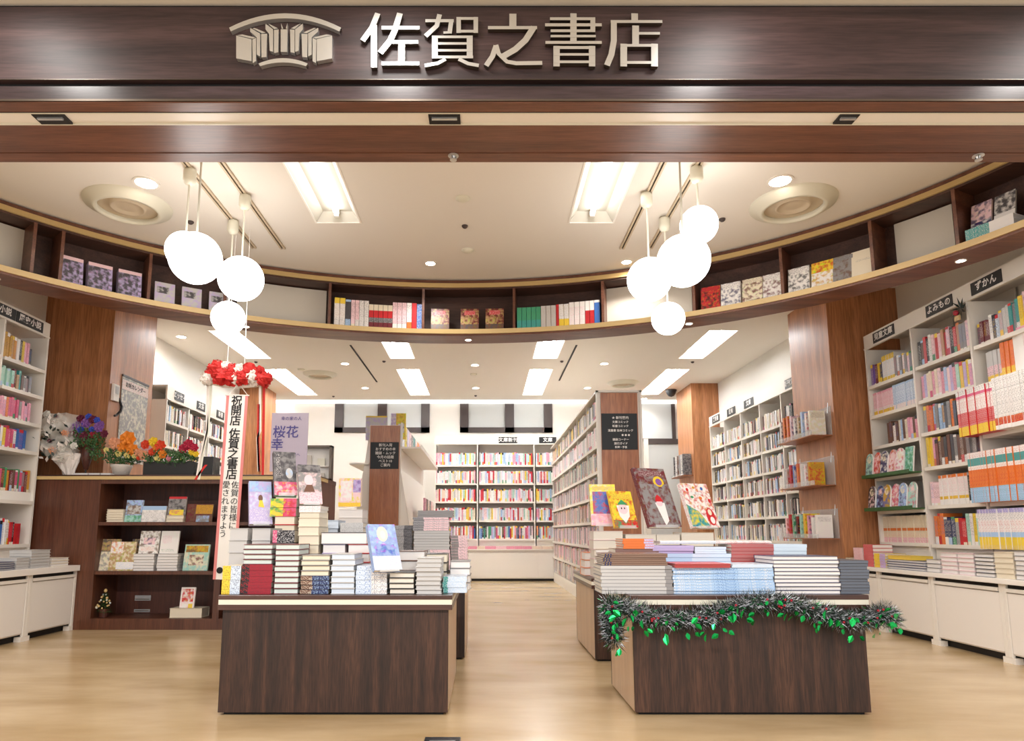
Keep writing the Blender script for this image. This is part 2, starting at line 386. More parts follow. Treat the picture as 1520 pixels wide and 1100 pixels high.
# columns
def column(name, x0, x1, y0, y1, label):
    root = thing(name, label, None, (0, 0, 0)); root['kind'] = 'structure'
    MB().box(x0, x1, y0, y1, 0, HC, 'column').build('cladding', root)
    MB().box(x0 - .003, x1 + .003, y0 - .003, y0 + .01, 0, HC, 'column').build('front_board', root)
column('column', -4.15, -3.5, 6.15, 6.95, 'wooden column behind the flowers with a wall calendar')
column('column.001', 3.233, 3.9, 6.15, 6.95, 'wooden column with three tilted acrylic book shelves')
column('column.002', -4.0, -3.5, 10.5, 11.08, 'far wooden column behind the red and white rosettes')
column('column.003', 3.21, 3.66, 10.29, 11.1, 'far wooden column beside the white door')

# ---- curved shelf ring under the ceiling (half ellipse)
EX, EY, EA, EB = -.25, 2.88, 3.55, 3.0
def ep(t, off=0, z=0):
    """t: 0 = middle of the back, negative = towards the left end"""
    x, y = EA * math.sin(t), EB * math.cos(t); n = Vector((math.sin(t) / EA, math.cos(t) / EB, 0)).normalized()
    return Vector((EX + x + n.x * off, EY + y + n.y * off, z))
def et(x): return math.asin(max(-1, min(1, (x - EX) / EA)))
T0, T1 = -1.42, 1.42
def col_x(p):
    z = p[2] - CH; f = p[1] * math.cos(TH) + z * math.sin(TH); return PX + F * p[0] / f
def t_at(px, off=0.0, z=2.611):
    lo, hi = -1.5, 1.5
    for _ in range(40):
        m_ = (lo + hi) / 2
        if col_x(ep(m_, off, z)) < px: lo = m_
        else: hi = m_
    return (lo + hi) / 2
ring = thing('curved_shelf', 'curved brown wooden shelf running under the ceiling with gold edges', 'shelf')
def sweep(name, prof, m, par=ring, n=72, t0=T0, t1=T1):
    mb = MB(); k = mb.mi(m); P = len(prof)
    for i in range(n + 1):
        t = t0 + (t1 - t0) * i / n
        for o_, z in prof: mb.v.append(tuple(ep(t, o_, z)))
    for i in range(n):
        for j in range(P):
            a = i * P + j; b_ = i * P + (j + 1) % P
            mb.f.append([a, b_, b_ + P, a + P]); mb.m.append(k); mb.c.append(((.8,) * 3,) * 2 + (0.,))
    for i, rv in ((0, 0), (n, 1)):
        q = [i * P + j for j in range(P)]; mb.f.append(q[::-1] if rv else q); mb.m.append(k); mb.c.append(((.8,) * 3,) * 2 + (0.,))
    return mb.build(name, par)
sweep('ceiling_board', [(0.09, 3.06), (.09, 3.098), (.30, 3.098), (.30, 3.06)], 'ring')
sweep('upper_lip', [(0.05, 3.062), (.05, 3.09), (.12, 3.09), (.12, 3.062)], 'ring')
sweep('upper_gold_strip', [(0.015, 3.012), (0.04, 3.06), (.12, 3.06), (.12, 3.012)], 'gold')
sweep('top_board', [(0.03, 2.995), (0.03, 3.011), (.27, 3.011), (.27, 2.995)], 'ringdark')
sweep('back_panel', [(.24, 2.61), (.24, 3.0), (.27, 3.0), (.27, 2.61)], 'ringdark')
sweep('shelf_board', [(.012, 2.575), (.012, 2.61), (.27, 2.61), (.27, 2.575)], 'ringdark')
sweep('lower_gold_strip', [(0.0, 2.572), (-.006, 2.612), (.012, 2.612), (.012, 2.572)], 'gold')
sweep('soffit', [(0.012, 2.555), (.012, 2.574), (.27, 2.574), (.27, 2.555)], 'ring')
def fin(px, th=.022, deep=.24, m='ring'):
    t = t_at(px, .014, 2.7); c = ep(t); n = (ep(t, .1) - c).normalized(); s_ = Vector((n.y, -n.x, 0))
    mb = MB(); p = lambda q: tuple(c + s_ * q[0] + n * q[1] + Vector((0, 0, q[2])))
    mb.box(-th / 2, th / 2, .014, deep, 2.611, 2.994, m, T=p); mb.build('divider', ring)
for x in (48, 90, 221, 334, 489, 628, 763, 895, 1030, 1161, 1295, 1420): fin(x)
for x0, x1 in ((-20, 46), (352, 484), (900, 1027), (1330, 1416)):
    # white painted panel standing in an empty niche, with wooden cheeks
    t0, t1 = t_at(x0, .2, 2.8), t_at(x1, .2, 2.8); sweep('white_panel', [(.2, 2.63), (.2, 2.985), (.23, 2.985), (.23, 2.63)], 'nichepanel', n=8, t0=t0, t1=t1)
for i, x in enumerate((-3.3, -2.0, -.157, 1.665, 2.98)):
    t = et(x); p = ep(t, .14, 2.554)
    r = thing('shelf_downlight', 'small round downlight set in the curved shelf underside, ' + ['beside the calendar column end', 'behind the pendant globes with the vent', 'at the lowest middle point', 'behind the lowest right pendant globe', 'above the children picture book case'][i], 'downlight', p)
    local(MB().lathe((0, 0, 0), [(.032, 0.002), (.034, -.004), (.026, -.004), (.024, 0)], 'white', 18), 'bezel', r)
    local(MB().lathe((0, 0, 0), [(.025, -.002), (0, -.002)], 'down', 18), 'lens', r)
    spot('shelf_spot', p + Vector((0, 0, -.012)), 14)

# ---- light troffers
names = {0: 'light box over the opening beside the globe pair with four lamps', 1: 'light box over the opening beside the tallest white pendant rods'}
for i, (x, a, b, k) in enumerate(TROF):
    side = 'in the row nearest the %s wall' % ('calendar' if x < -2 else 'black signed') if abs(x) > 2 else 'in the middle row, %s side' % ('banner' if x < 0 else 'blackboard')
    depth = {'n': 'over the opening', 'm': 'just behind the curved shelf', 'f': 'deep in the shop'}[k]
    r = thing('ceiling_light', 'recessed fluorescent light %s %s' % (depth, side), 'ceiling light', (x, a, HC), group='recessed ceiling lights')
    L = b - a; hm = 'housing' if k == 'n' else 'troffer'; mb = MB(); H_ = .075; s_ = .055
    mb.face([(-TW, 0, 0), (-TW, L, 0), (-TW + s_, L - .03, H_), (-TW + s_, .03, H_)], hm)
    mb.face([(TW, 0, 0), (TW - s_, .03, H_), (TW - s_, L - .03, H_), (TW, L, 0)], hm)
    mb.face([(-TW, 0, 0), (-TW + s_, .03, H_), (TW - s_, .03, H_), (TW, 0, 0)], hm)
    mb.face([(-TW, L, 0), (TW, L, 0), (TW - s_, L - .03, H_), (-TW + s_, L - .03, H_)], hm)
    mb.face([(-TW + s_, .03, H_), (-TW + s_, L - .03, H_), (TW - s_, L - .03, H_), (TW - s_, .03, H_)], hm)
    local(mb, 'housing', r)
    rim = MB()
    for q in ((-TW - .008, -TW + .004, -.008, L + .008), (TW - .004, TW + .008, -.008, L + .008), (-TW, TW, -.008, .004), (-TW, TW, L - .004, L + .008)): rim.box(q[0], q[1], q[2], q[3], -.004, 0, 'troffer')
    local(rim, 'rim', r)
    for tx in ((0,) if k == 'n' else (-.05, .05) if k == 'm' else (-.085, 0, .085)):
        local(MB().tube((tx, .07, .04), (tx, L - .07, .04), (.017 if k == 'n' else .0145), ('tubesoft' if k == 'n' else 'tube'), 10), 'tube', r, smooth=True)
        for yy in (.055, L - .055): local(MB().box(tx - .016, tx + .016, yy - .015, yy + .015, .02, .07, 'troffer'), 'socket', r)

# ---- downlights, vents, sensors, domes
DL = [((217, 272), 'beside the round vent over the calendar column', .068), ((1158, 269), 'beside the round vent over the black signed cases', .068),
      ((639, 391), 'near the middle of the curved shelf', .04), ((930, 389), 'glaring behind the pendant globes', .04),
      ((269, 500), 'behind the calendar column', .05), ((512, 540), 'left of the first rear light boxes', .05), ((705, 542), 'rear middle, first of the pair', .05),
      ((542, 576), 'close to the windows behind the poster board', .05), ((706, 576), 'rear middle, second of the pair', .05), ((897, 540), 'before the blackboard shelf', .05),
      ((872, 576), 'over the end of the long shelf', .05), ((956, 592), 'over the white door', .05), ((423, 596), 'over the far rosette column', .05)]
for (px, lab, r0) in DL:
    x, y, z = on_z(px[0], px[1], HC - .003); r = thing('ceiling_downlight', 'round white ceiling downlight ' + lab, 'downlight', (x, y, HC))
    local(MB().lathe((0, 0, 0), [(r0 * 1.25, 0), (r0 * 1.25, -.006), (r0, -.006), (r0, -.001)], 'white', 22), 'bezel', r)
    local(MB().lathe((0, 0, 0), [(r0, -.003), (0, -.003)], 'down', 22), 'lens', r); spot('downlight_spot', (x, y, HC - .015), 26 if y < 5 else 18, 2.3, (1, .98, .95), rad=r0)
for px, sc, lab in (((190, 308), 1.0, 'beside the first pendant lamps'), ((1177, 306), 1.0, 'above the row of upright cover books'), ((475, 557), .85, 'behind the shelf near the poster board'), ((925, 570), .85, 'above the blackboard shelf end')):
    x, y, z = on_z(px[0], px[1], HC - .02); r = thing('ceiling_vent', 'large round cream ceiling air vent ' + lab, 'air vent', (x, y, HC))
    local(MB().lathe((0, 0, 0), [(.29 * sc, 0), (.285 * sc, -.012), (.235 * sc, -.03), (.22 * sc, -.05), (.2 * sc, -.052), (.19 * sc, -.03), (.2 * sc, -.012)], 'cream', 40), 'ring', r, smooth=True)
    local(MB().lathe((0, 0, 0), [(.2 * sc, -.012), (.12 * sc, -.008), (.118 * sc, -.03), (.1 * sc, -.03), (.095 * sc, -.012), (.05 * sc, -.02), (0, -.02)], 'tan', 36), 'core', r, smooth=True)
for px, lab in (((687, 294), 'largest, near the opening'), ((694, 371), 'close to the curved shelf'), ((703, 555), 'between the rear downlights'), ((447, 548), 'behind the rosettes')):
    x, y, z = on_z(px[0], px[1], HC); r = thing('smoke_detector', 'small round cream smoke detector, ' + lab, 'smoke detector', (x, y, HC))
    local(MB().lathe((0, 0, 0), [(.05, 0), (.05, -.008), (.03, -.02), (.012, -.024), (0, -.024)], 'cream', 20), 'base', r, smooth=True)
for px, lab in (((690, 335), 'between two smoke detectors'), ((283, 329), 'behind the globe pair'), ((1072, 325), 'beside the small high globe'), ((570, 536), 'near the first middle light box'), ((834, 536), 'past the narrow ceiling slot'), ((1028, 537), 'near the light box by the white wall'), ((380, 537), 'above the rosettes'), ((495, 588), 'close to the far windows'), ((706, 587), 'close to the middle window')):
    x, y, z = on_z(px[0], px[1], HC); r = thing('ceiling_sensor', 'tiny dark ceiling sensor ' + lab, 'sensor', (x, y, HC))
    local(MB().lathe((0, 0, 0), [(.024, 0), (.022, -.01), (.012, -.02), (0, -.022)], 'winframe', 12), 'cap', r)
x, y, z = on_z(996, 579, HC); r = thing('security_dome', 'black security camera dome near the far wooden column', 'camera', (x, y, HC))
local(MB().lathe((0, 0, 0), [(.08, 0), (.08, -.03), (.072, -.06), (.045, -.1), (0, -.115)], 'black', 18), 'dome', r, smooth=True); local(MB().lathe((0, 0, 0), [(.09, 0), (.09, -.02), (.08, -.02)], 'winframe', 18), 'base', r)

# ---- lighting tracks and pendants
for x, y0, y1, lab in ((-1.88, 3.5, 5.22, 'carrying two small globes'), (-1.65, 3.5, 5.235, 'beside the round vent, carrying the big globe'), (1.117, 3.5, 5.235, 'carrying the two larger globes'), (1.345, 3.5, 5.222, 'carrying two small globes, by the sloping shelf')):
    r = thing('light_track', 'white ceiling light track ' + lab + (' near the poster side' if x < 0 else ' near the blackboard side'), 'light track', (x, y0, HC))
    mb = MB(); mb.box(-.02, -.006, 0, y1 - y0, -.014, 0, 'tan'); mb.box(.006, .02, 0, y1 - y0, -.014, 0, 'tan'); local(mb, 'rail', r)
    local(MB().box(-.006, .006, 0, y1 - y0, -.004, 0, 'dark'), 'slot', r)
for x, y in ((-1.55, 7.0), (1.22, 7.0)):
    pass
r = thing('ceiling_slot', 'thin dark ceiling slot behind the curved shelf, by the poster board', 'light track', (0, 0, 0))
a, b = on_z(520, 512, HC), on_z(562, 567, HC); mb = MB(); mb.box(a[0] - .012, a[0] + .012, a[1], b[1], HC - .004, HC - .001, 'dark'); mb.build('slot', r)
r = thing('ceiling_slot', 'thin dark ceiling slot behind the curved shelf, by the blackboard shelf', 'light track', (0, 0, 0))
a, b = on_z(855, 512, HC), on_z(830, 565, HC); mb = MB(); mb.box(b[0] - .012, b[0] + .012, a[1], b[1], HC - .004, HC - .001, 'dark'); mb.build('slot', r)
PEND = [(-1.878, 4.013, 2.545, .118, 'small globe peeking out behind the big one over the flowers'), (-1.65, 3.66, 2.345, .146, 'largest globe of the four over the flowers'),
        (-1.645, 4.348, 2.491, .15, 'big globe second nearest the middle over the banner'), (-1.867, 4.727, 2.342, .12, 'small lowest globe just above the rosettes'),
        (1.338, 3.989, 2.703, .117, 'small highest globe nearest the sloping shelf'), (1.112, 3.6, 2.306, .147, 'largest globe of the four before the white panel'),
        (1.1, 4.32, 2.475, .147, 'big globe hanging before the white niche panel'), (1.318, 4.683, 2.322, .118, 'small lowest globe under the biggest one')]
for x, y, z, r0, lab in PEND:
    r = thing('pendant_lamp', 'pendant lamp, ' + lab, 'pendant lamp', (x, y, HC - .014), group='opal globe pendants')
    local(MB().lathe((0, 0, 0), [(0, 0), (.036, 0), (.04, -.012), (.04, -.075), (.03, -.095), (.012, -.105), (0, -.105)], 'cream', 20), 'canopy', r, smooth=True)
    local(MB().tube((0, 0, -.1), (0, 0, z - HC + .014 + r0 * .97), .0065, 'cream', 8), 'rod', r)
    local(MB().ball((0, 0, z - HC + .014), r0, 'globe', 32), 'globe', r, smooth=True)

# ================================================================ SHOP SIGN
fy = Y0
sign = thing('shop_sign', 'brushed metal characters spelling the shop name on the dark fascia', 'sign', (0, fy, 3.03))
A_ = lambda pts: [(330 + x / 3.535, y / 3.535) for x, y in pts]
B_ = lambda pts: [(700 + x / 3.619, y / 3.619) for x, y in pts]
GLY = [  # five characters, each a list of (centre line, stroke width)
 (A_, [([(815, 66), (785, 140), (735, 210)], 30), ([(795, 128), (795, 350)], 32), ([(835, 142), (1035, 142)], 21), ([(932, 66), (905, 155), (880, 210), (828, 274)], 32), ([(890, 217), (1027, 217)], 20), ([(940, 217), (940, 330)], 34), ([(835, 330), (1032, 330)], 21)]),
 (A_, [([(1065, 105), (1214, 105)], 18), ([(1202, 100), (1192, 172)], 24), ([(1200, 166), (1160, 168)], 14), ([(1140, 72), (1125, 132), (1066, 186)], 26), ([(1240, 86), (1240, 170)], 24), ([(1330, 86), (1330, 170)], 24), ([(1230, 94), (1340, 94)], 16), ([(1230, 161), (1340, 161)], 16),
       ([(1115, 184), (1115, 304)], 32), ([(1298, 184), (1298, 304)], 32), ([(1102, 191), (1312, 191)], 15), ([(1102, 226), (1312, 226)], 14), ([(1102, 262), (1312, 262)], 14), ([(1100, 297), (1316, 297)], 16), ([(1172, 308), (1130, 330), (1062, 342)], 20), ([(1240, 308), (1290, 332), (1346, 342)], 20)]),
 (B_, [([(222, 70), (222, 148)], 38), ([(88, 145), (352, 145)], 19), ([(335, 142), (290, 212), (235, 262), (165, 302)], 34), ([(132, 238), (146, 285), (190, 328), (240, 337), (380, 335)], 23), ([(132, 242), (112, 300), (78, 350)], 28)]),
 (B_, [([(548, 68), (548, 228)], 34), ([(422, 97), (665, 97)], 17), ([(395, 130), (700, 130)], 18), ([(425, 162), (665, 162)], 16), ([(652, 92), (652, 168)], 26), ([(425, 191), (668, 191)], 14), ([(397, 225), (700, 225)], 17),
       ([(457, 244), (457, 354)], 34), ([(648, 244), (648, 354)], 34), ([(442, 253), (664, 253)], 17), ([(442, 290), (664, 290)], 14), ([(442, 330), (664, 330)], 15)]),
 (B_, [([(877, 68), (877, 116)], 36), ([(748, 112), (1026, 112)], 17), ([(765, 105), (765, 215), (752, 290), (728, 348)], 32), ([(882, 134), (882, 240)], 36), ([(890, 176), (1013, 176)], 15), ([(818, 232), (818, 354)], 36), ([(984, 232), (984, 354)], 36), ([(802, 241), (1000, 241)], 16), ([(802, 333), (1000, 333)], 16)])]
for conv, strokes in GLY:
    mb = MB()
    for q, (pts, wd) in enumerate(strokes):
        P = [Vector((on_y(x, y, fy - .03)[0], on_y(x, y, fy - .03)[2])) for x, y in conv(pts)]; hw = wd / 3.57 / 2 * .00306; n = len(P)
        lf, rt = [], []
        for k in range(n):
            d = ((P[k] - P[k - 1]).normalized() if k else Vector((0, 0))) + ((P[k + 1] - P[k]).normalized() if k < n - 1 else Vector((0, 0))); d.normalize(); nn = Vector((-d.y, d.x)) * hw
            lf.append(P[k] + nn); rt.append(P[k] - nn)
        yf = fy - .026 - q * .00015; yb = fy - .006; V = lambda p, y_: (p.x, y_, p.y)
        for k in range(n - 1):
            mb.face([V(rt[k], yf), V(rt[k + 1], yf), V(lf[k + 1], yf), V(lf[k], yf)], 'chrome')
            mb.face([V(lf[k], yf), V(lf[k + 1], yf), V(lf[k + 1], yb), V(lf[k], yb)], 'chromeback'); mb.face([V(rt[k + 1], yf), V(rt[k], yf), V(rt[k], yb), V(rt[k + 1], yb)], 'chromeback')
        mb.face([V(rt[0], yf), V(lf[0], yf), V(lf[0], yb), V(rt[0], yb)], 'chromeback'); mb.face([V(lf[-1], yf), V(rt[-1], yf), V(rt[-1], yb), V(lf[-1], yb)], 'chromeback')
    mb.build('character', sign)
# emblem: books under a curved roof
em = thing('shop_emblem', 'brushed metal emblem of books in a curved row under a roof arc', 'emblem', (0, fy, 3.03))
def plate(pts, name, th=.024, m='chrome', par=em):
    mb = MB(); P = [on_y(330 + x / 3.535, y / 3.535, fy - .02) for x, y in pts]
    P = [(p[0], p[2]) for p in P]; n = len(P)
    area_ = sum(P[i][0] * P[(i + 1) % n][1] - P[(i + 1) % n][0] * P[i][1] for i in range(n))
    if area_ < 0: P = P[::-1]
    mb.face([(p[0], fy - th, p[1]) for p in P], m)
    for i in range(n):
        a, b = P[i], P[(i + 1) % n]; mb.face([(a[0], fy - th, a[1]), (a[0], fy - .002, a[1]), (b[0], fy - .002, b[1]), (b[0], fy - th, b[1])], m)
    return mb.build(name, par)
def arc(x0, x1, ymid, yend, th, thend):
    up, dn = [], []
    for i in range(17):
        u = -1 + 2 * i / 16; x = (x0 + x1) / 2 + (x1 - x0) / 2 * u; y = ymid + (yend - ymid) * u * u; t = th + (thend - th) * u * u
        up.append((x, y)); dn.append((x + (3 if u < 0 else -3 if u > 0 else 0) * abs(u) * 3, y + t))
    return up + dn[::-1]
def arc_mesh(name, args):
    pts = arc(*args); n = 17
    mb = MB(); q = [on_y(330 + x / 3.535, y / 3.535, fy - .02) for x, y in pts]; top = q[:n]; bot = q[n:][::-1]
    for i in range(n - 1):
        a, b, c, d = top[i], top[i + 1], bot[i + 1], bot[i]
        for yy, flip in ((fy - .026, 0),):
            mb.face([(d[0], yy, d[2]), (c[0], yy, c[2]), (b[0], yy, b[2]), (a[0], yy, a[2])], 'chrome')
        mb.face([(a[0], fy - .026, a[2]), (b[0], fy - .026, b[2]), (b[0], fy - .002, b[2]), (a[0], fy - .002, a[2])], 'chrome')
        mb.face([(d[0], fy - .026, d[2]), (d[0], fy - .002, d[2]), (c[0], fy - .002, c[2]), (c[0], fy - .026, c[2])], 'chrome')
    mb.build(name, em)
arc_mesh('roof_arc', (38, 625, 75, 150, 26, 20)); arc_mesh('base_arc', (192, 450, 310, 338, 22, 14))
bk = [([(75, 190), (155, 210), (155, 325), (75, 310)], [(158, 210), (178, 200), (178, 322), (160, 333)], [(105, 182), (175, 198), (160, 205), (80, 186)]),
      ([(148, 150), (200, 180), (200, 300), (182, 290), (182, 200), (148, 170)], [(204, 180), (236, 178), (232, 300), (206, 303)], [(170, 148), (228, 172), (208, 176), (160, 150)]),
      ([(228, 128), (268, 158), (268, 276), (250, 270), (246, 180), (228, 158)], [(272, 158), (296, 156), (294, 275), (272, 280)], [(240, 124), (292, 150), (272, 154)]),
      ([(308, 158), (344, 158), (342, 276), (308, 276)], [(308, 122), (320, 150), (312, 154)], [(342, 122), (334, 150), (342, 154)])]
for bi, shapes in enumerate(bk):
    for j, s_ in enumerate(shapes): plate(s_, 'book_shape', .022 + .003 * (j == 0))
    if bi < 3:
        for j, s_ in enumerate(shapes):
            pl = plate([(652 - x, y) for x, y in s_][::-1], 'book_shape', .022 + .003 * (j == 0))

# ================================================================ BOOKS
WHT, BLK, PAGE, GREY = (srgb('#efeae4'), srgb('#1b191b'), srgb('#e6ded0'), srgb('#a8a4a0'))
C = {'white': '#efeae6', 'cream': '#e8dcc4', 'black': '#1e1c20', 'grey': '#8d8a8a', 'red': '#c8252c', 'pink': '#e9a0b4', 'rose': '#d4577e', 'orange': '#e27a33', 'yellow': '#edcb3e',
     'ochre': '#cf9a2a', 'green': '#3f9463', 'teal': '#3f9a96', 'mint': '#a7d3c3', 'blue': '#3d6cb4', 'sky': '#a6c4e4', 'navy': '#28305c', 'purple': '#7c5aa0', 'lilac': '#bcaed6',
     'brown': '#6d4a3a', 'tan': '#b8946c', 'maroon': '#6b1f2a', 'pale pink': '#f0cdd2', 'pale blue': '#d0dcea', 'pale grey': '#c4c2c0', 'pale mint': '#d3dfd9', 'crimson': '#96172a', 'brick': '#a3504a', 'cornflower': '#8ea2cf', 'dark grey': '#4c4a4e'}
CL = {k: srgb(v) for k, v in C.items()}
CACHE = {}
def cap_bands(mb, x0, x1, y, z0, z1, bands, T=None, axis='z'):
    """front face at -y split in bands (fraction, colour, ink, pattern) from the bottom (axis z) or from the left (axis x)"""
    q = z0 if axis == 'z' else x0; L = (z1 - z0) if axis == 'z' else (x1 - x0)
    for fr, c, ik, pt in bands:
        e = q + L * fr
        P = [(x0, y, q), (x1, y, q), (x1, y, e), (x0, y, e)] if axis == 'z' else [(q, y, z0), (e, y, z0), (e, y, z1), (q, y, z1)]
        if T: P = [T(p) for p in P]
        mb.face(P, 'print', (CL.get(c, c) if isinstance(c, str) else c, CL.get(ik, ik) if isinstance(ik, str) else ik, pt)); q = e
def spine_into(mb, t, d, h, cover, bands, T=None):
    """upright shelved book: width t along x, spine at y=0 facing -y, pages inside the cover"""
    cc = (CL[cover], WHT, 0); k = .0015
    mb.box(0, t, .0, d, 0, h, 'print', cc, T, skip='ft')
    cap_bands(mb, 0, t, 0, 0, h, bands, T)
    f = [(0, 0, h), (t, 0, h), (t, .004, h), (0, .004, h)]; mb.face([T(p) for p in f] if T else f, 'print', cc)
    f = [(0, .004, h - .003), (t, .004, h - .003), (t, d, h - .003), (0, d, h - .003)]; mb.face([T(p) for p in f] if T else f, 'print', (PAGE, GREY, 3))
def spine_mesh(t, d, h, cover, bands):
    key = ('s', round(t, 3), round(d, 3), round(h, 3), cover, tuple(bands))
    if key not in CACHE:
        mb = MB(); spine_into(mb, t, d, h, cover, bands); CACHE[key] = mb.mesh('shelved_book')
    return CACHE[key]
def rnd_bands(cover, ink=None, rng=R):
    ink = ink or rng.choice(['black', 'navy', 'white', 'maroon', 'blue', 'rose'] if cover not in ('black', 'navy', 'maroon') else ['white', 'cream', 'yellow'])
    k = rng.random()
    if k < .45: return [(.12, rng.choice(['white', cover, 'cream']), ink, 0), (.2, cover, ink, 0), (.6, cover, ink, 1), (.08, cover, ink, 0)]
    if k < .8:
        o = rng.choice(['yellow', 'red', 'rose', 'sky', 'orange', 'white', 'green']); return [(.28, o, ink, 1), (.64, cover, ink, 1), (.08, rng.choice([cover, o]), ink, 0)]
    return [(.5, cover, ink, 1), (.35, cover, ink, 1), (.15, rng.choice(['white', 'black', 'red', 'yellow']), ink, 0)]
ORD = ['first', 'second', 'third', 'fourth', 'fifth', 'sixth', 'seventh', 'eighth', 'ninth', 'tenth', 'eleventh', 'twelfth', 'thirteenth', 'fourteenth', 'fifteenth', 'sixteenth', 'seventeenth', 'eighteenth', 'nineteenth', 'twentieth']
def nth(i):
    if i < 20: return ORD[i]
    i += 1; return '%d%s' % (i, {1: 'st', 2: 'nd', 3: 'rd'}.get(i % 10, 'th') if i % 100 // 10 != 1 else 'th')
def put(name, me, loc, rz=0, label=None, cat='book', group=None, rx=0, ry=0, parts=()):
    o = bpy.data.objects.new(name, me); COL.objects.link(o); o.location = loc; o.rotation_euler = (rx, ry, rz)
    tag(o, label, cat, group)
    for pn, pm in parts:
        c = bpy.data.objects.new(pn, pm); COL.objects.link(c); c.parent = o
    return o
# a lying book: width w along x, depth d along y, thickness t; mode spine / pages decides which edge faces the viewer
def lying(w_, d, t, cover, mode, bands, page=None, k=.0022):
    key = ('l', round(w_, 3), round(d, 3), round(t, 3), cover, mode, tuple(bands or ()), page, k)
    if key in CACHE: return CACHE[key]
    cc = (CL[cover], WHT, 0); mb = MB(); x0, x1 = -w_ / 2, w_ / 2
    mb.box(x0, x1, 0, d, 0, k, 'print', cc); mb.box(x0, x1, 0, d, t - k, t, 'print', cc, cf={'t': (CL[cover], CL['grey'], 2 if cover in ('white', 'pale blue', 'pale pink') else 1)})
    if mode == 'spine':
        mb.box(x0, x1, .0, k, k, t - k, 'print', cc, skip='f'); cap_bands(mb, x0, x1, -.0006, (.0011 if t < .022 else 0), t - (.0011 if t < .022 else 0), bands, axis='x')
    elif mode == 'side': mb.box(x0, x0 + k, 0, d, k, t - k, 'print', cc)
    else: mb.box(x0, x1, d - k, d, k, t - k, 'print', cc)
    pc = (CL[page] if page else PAGE, GREY, 3); pm = MB(); g = .003
    pm.box(x0 + (k if mode == 'side' else g), x1 - g, k + (g if mode != 'spine' else 0), d - (g if mode == 'spine' else k), k, t - k, 'print', pc)
    CACHE[key] = (mb.mesh('lying_book'), pm.mesh('page_block')); return CACHE[key]
def stack(px0, px1, pyt, pyb, n, Y, cover, mode, desc, bands=None, page=None, depth=.19, name='hardcover', colour=None, z0=None, cat=None, jit=.003, k=.0022, group=None, rz=0):
    """n lying books whose front edge stands at depth Y between two heights"""
    a = on_y(px0, pyb, Y); b = on_y(px1, pyt, Y); zb = a[2] if z0 is None else z0; zt = b[2]
    t = (zt - zb) / n; w_ = b[0] - a[0]; me, pm = lying(w_, depth, t * .985, cover, mode, bands, page, k)
    for i in range(n):
        lab = '%s %s, %s up in the %s' % (colour or cover, name.replace('_', ' '), nth(i), desc)
        if i == n - 1 and n > 1: lab = 'topmost %s %s of the %s' % (colour or cover, name.replace('_', ' '), desc)
        if n == 1: lab = 'single %s %s lying %s' % (colour or cover, name.replace('_', ' '), desc)
        put(name, me, ((a[0] + b[0]) / 2 + R.uniform(-jit, jit), Y + R.uniform(0, jit * 2), zb + i * t + .0005), R.uniform(-.015, .015) + rz, lab, cat or ('magazine' if 'mag' in name else 'book'), group, parts=(('page_block', pm),))
    return zb + n * t
# a book standing face out: cover art regions given as (x0,x1,z0,z1,colour,ink,pattern) fractions
def oval(cx, cz, rx, rz, n=14): return [(cx + rx * math.cos(2 * PI * i / n), cz + rz * math.sin(2 * PI * i / n)) for i in range(n)]
def cover_book(w_, h, t, base, ink, arts, page='cream', key=None):
    if key and key in CACHE: return CACHE[key]
    mb = MB(); cc = (CL[base], CL[ink], 0)
    mb.box(-w_ / 2, w_ / 2, 0, .002, 0, h, 'print', cc, cf={'f': (CL[base], CL[ink], 2)}); mb.box(-w_ / 2, w_ / 2, t - .002, t, 0, h, 'print', cc)
    mb.box(-w_ / 2, -w_ / 2 + .002, .002, t - .002, 0, h, 'print', (CL[base], CL[ink], 1))
    for j, ar in enumerate(arts):
        if len(ar) == 4:   # an outline: points as fractions of the cover, colour, ink, pattern
            mb.face([(-w_ / 2 + w_ * x, -.0004 - .0002 * j, h * z) for x, z in ar[0]], 'print', (CL[ar[1]], CL[ar[2]], ar[3])); continue
        x0, x1, z0, z1, c, ik, pt = ar
        q = -.0004 - .0002 * j; mb.face([(-w_ / 2 + w_ * x0, q, h * z0), (-w_ / 2 + w_ * x1, q, h * z0), (-w_ / 2 + w_ * x1, q, h * z1), (-w_ / 2 + w_ * x0, q, h * z1)], 'print', (CL[c], CL[ik], pt))
    pm = MB(); pm.box(-w_ / 2 + .002, w_ / 2 - .002, .002, t - .002, .002, h - .003, 'print', (CL[page], GREY, 0))
    r = (mb.mesh('cover_book'), pm.mesh('page_block'))
    if key: CACHE[key] = r
    return r

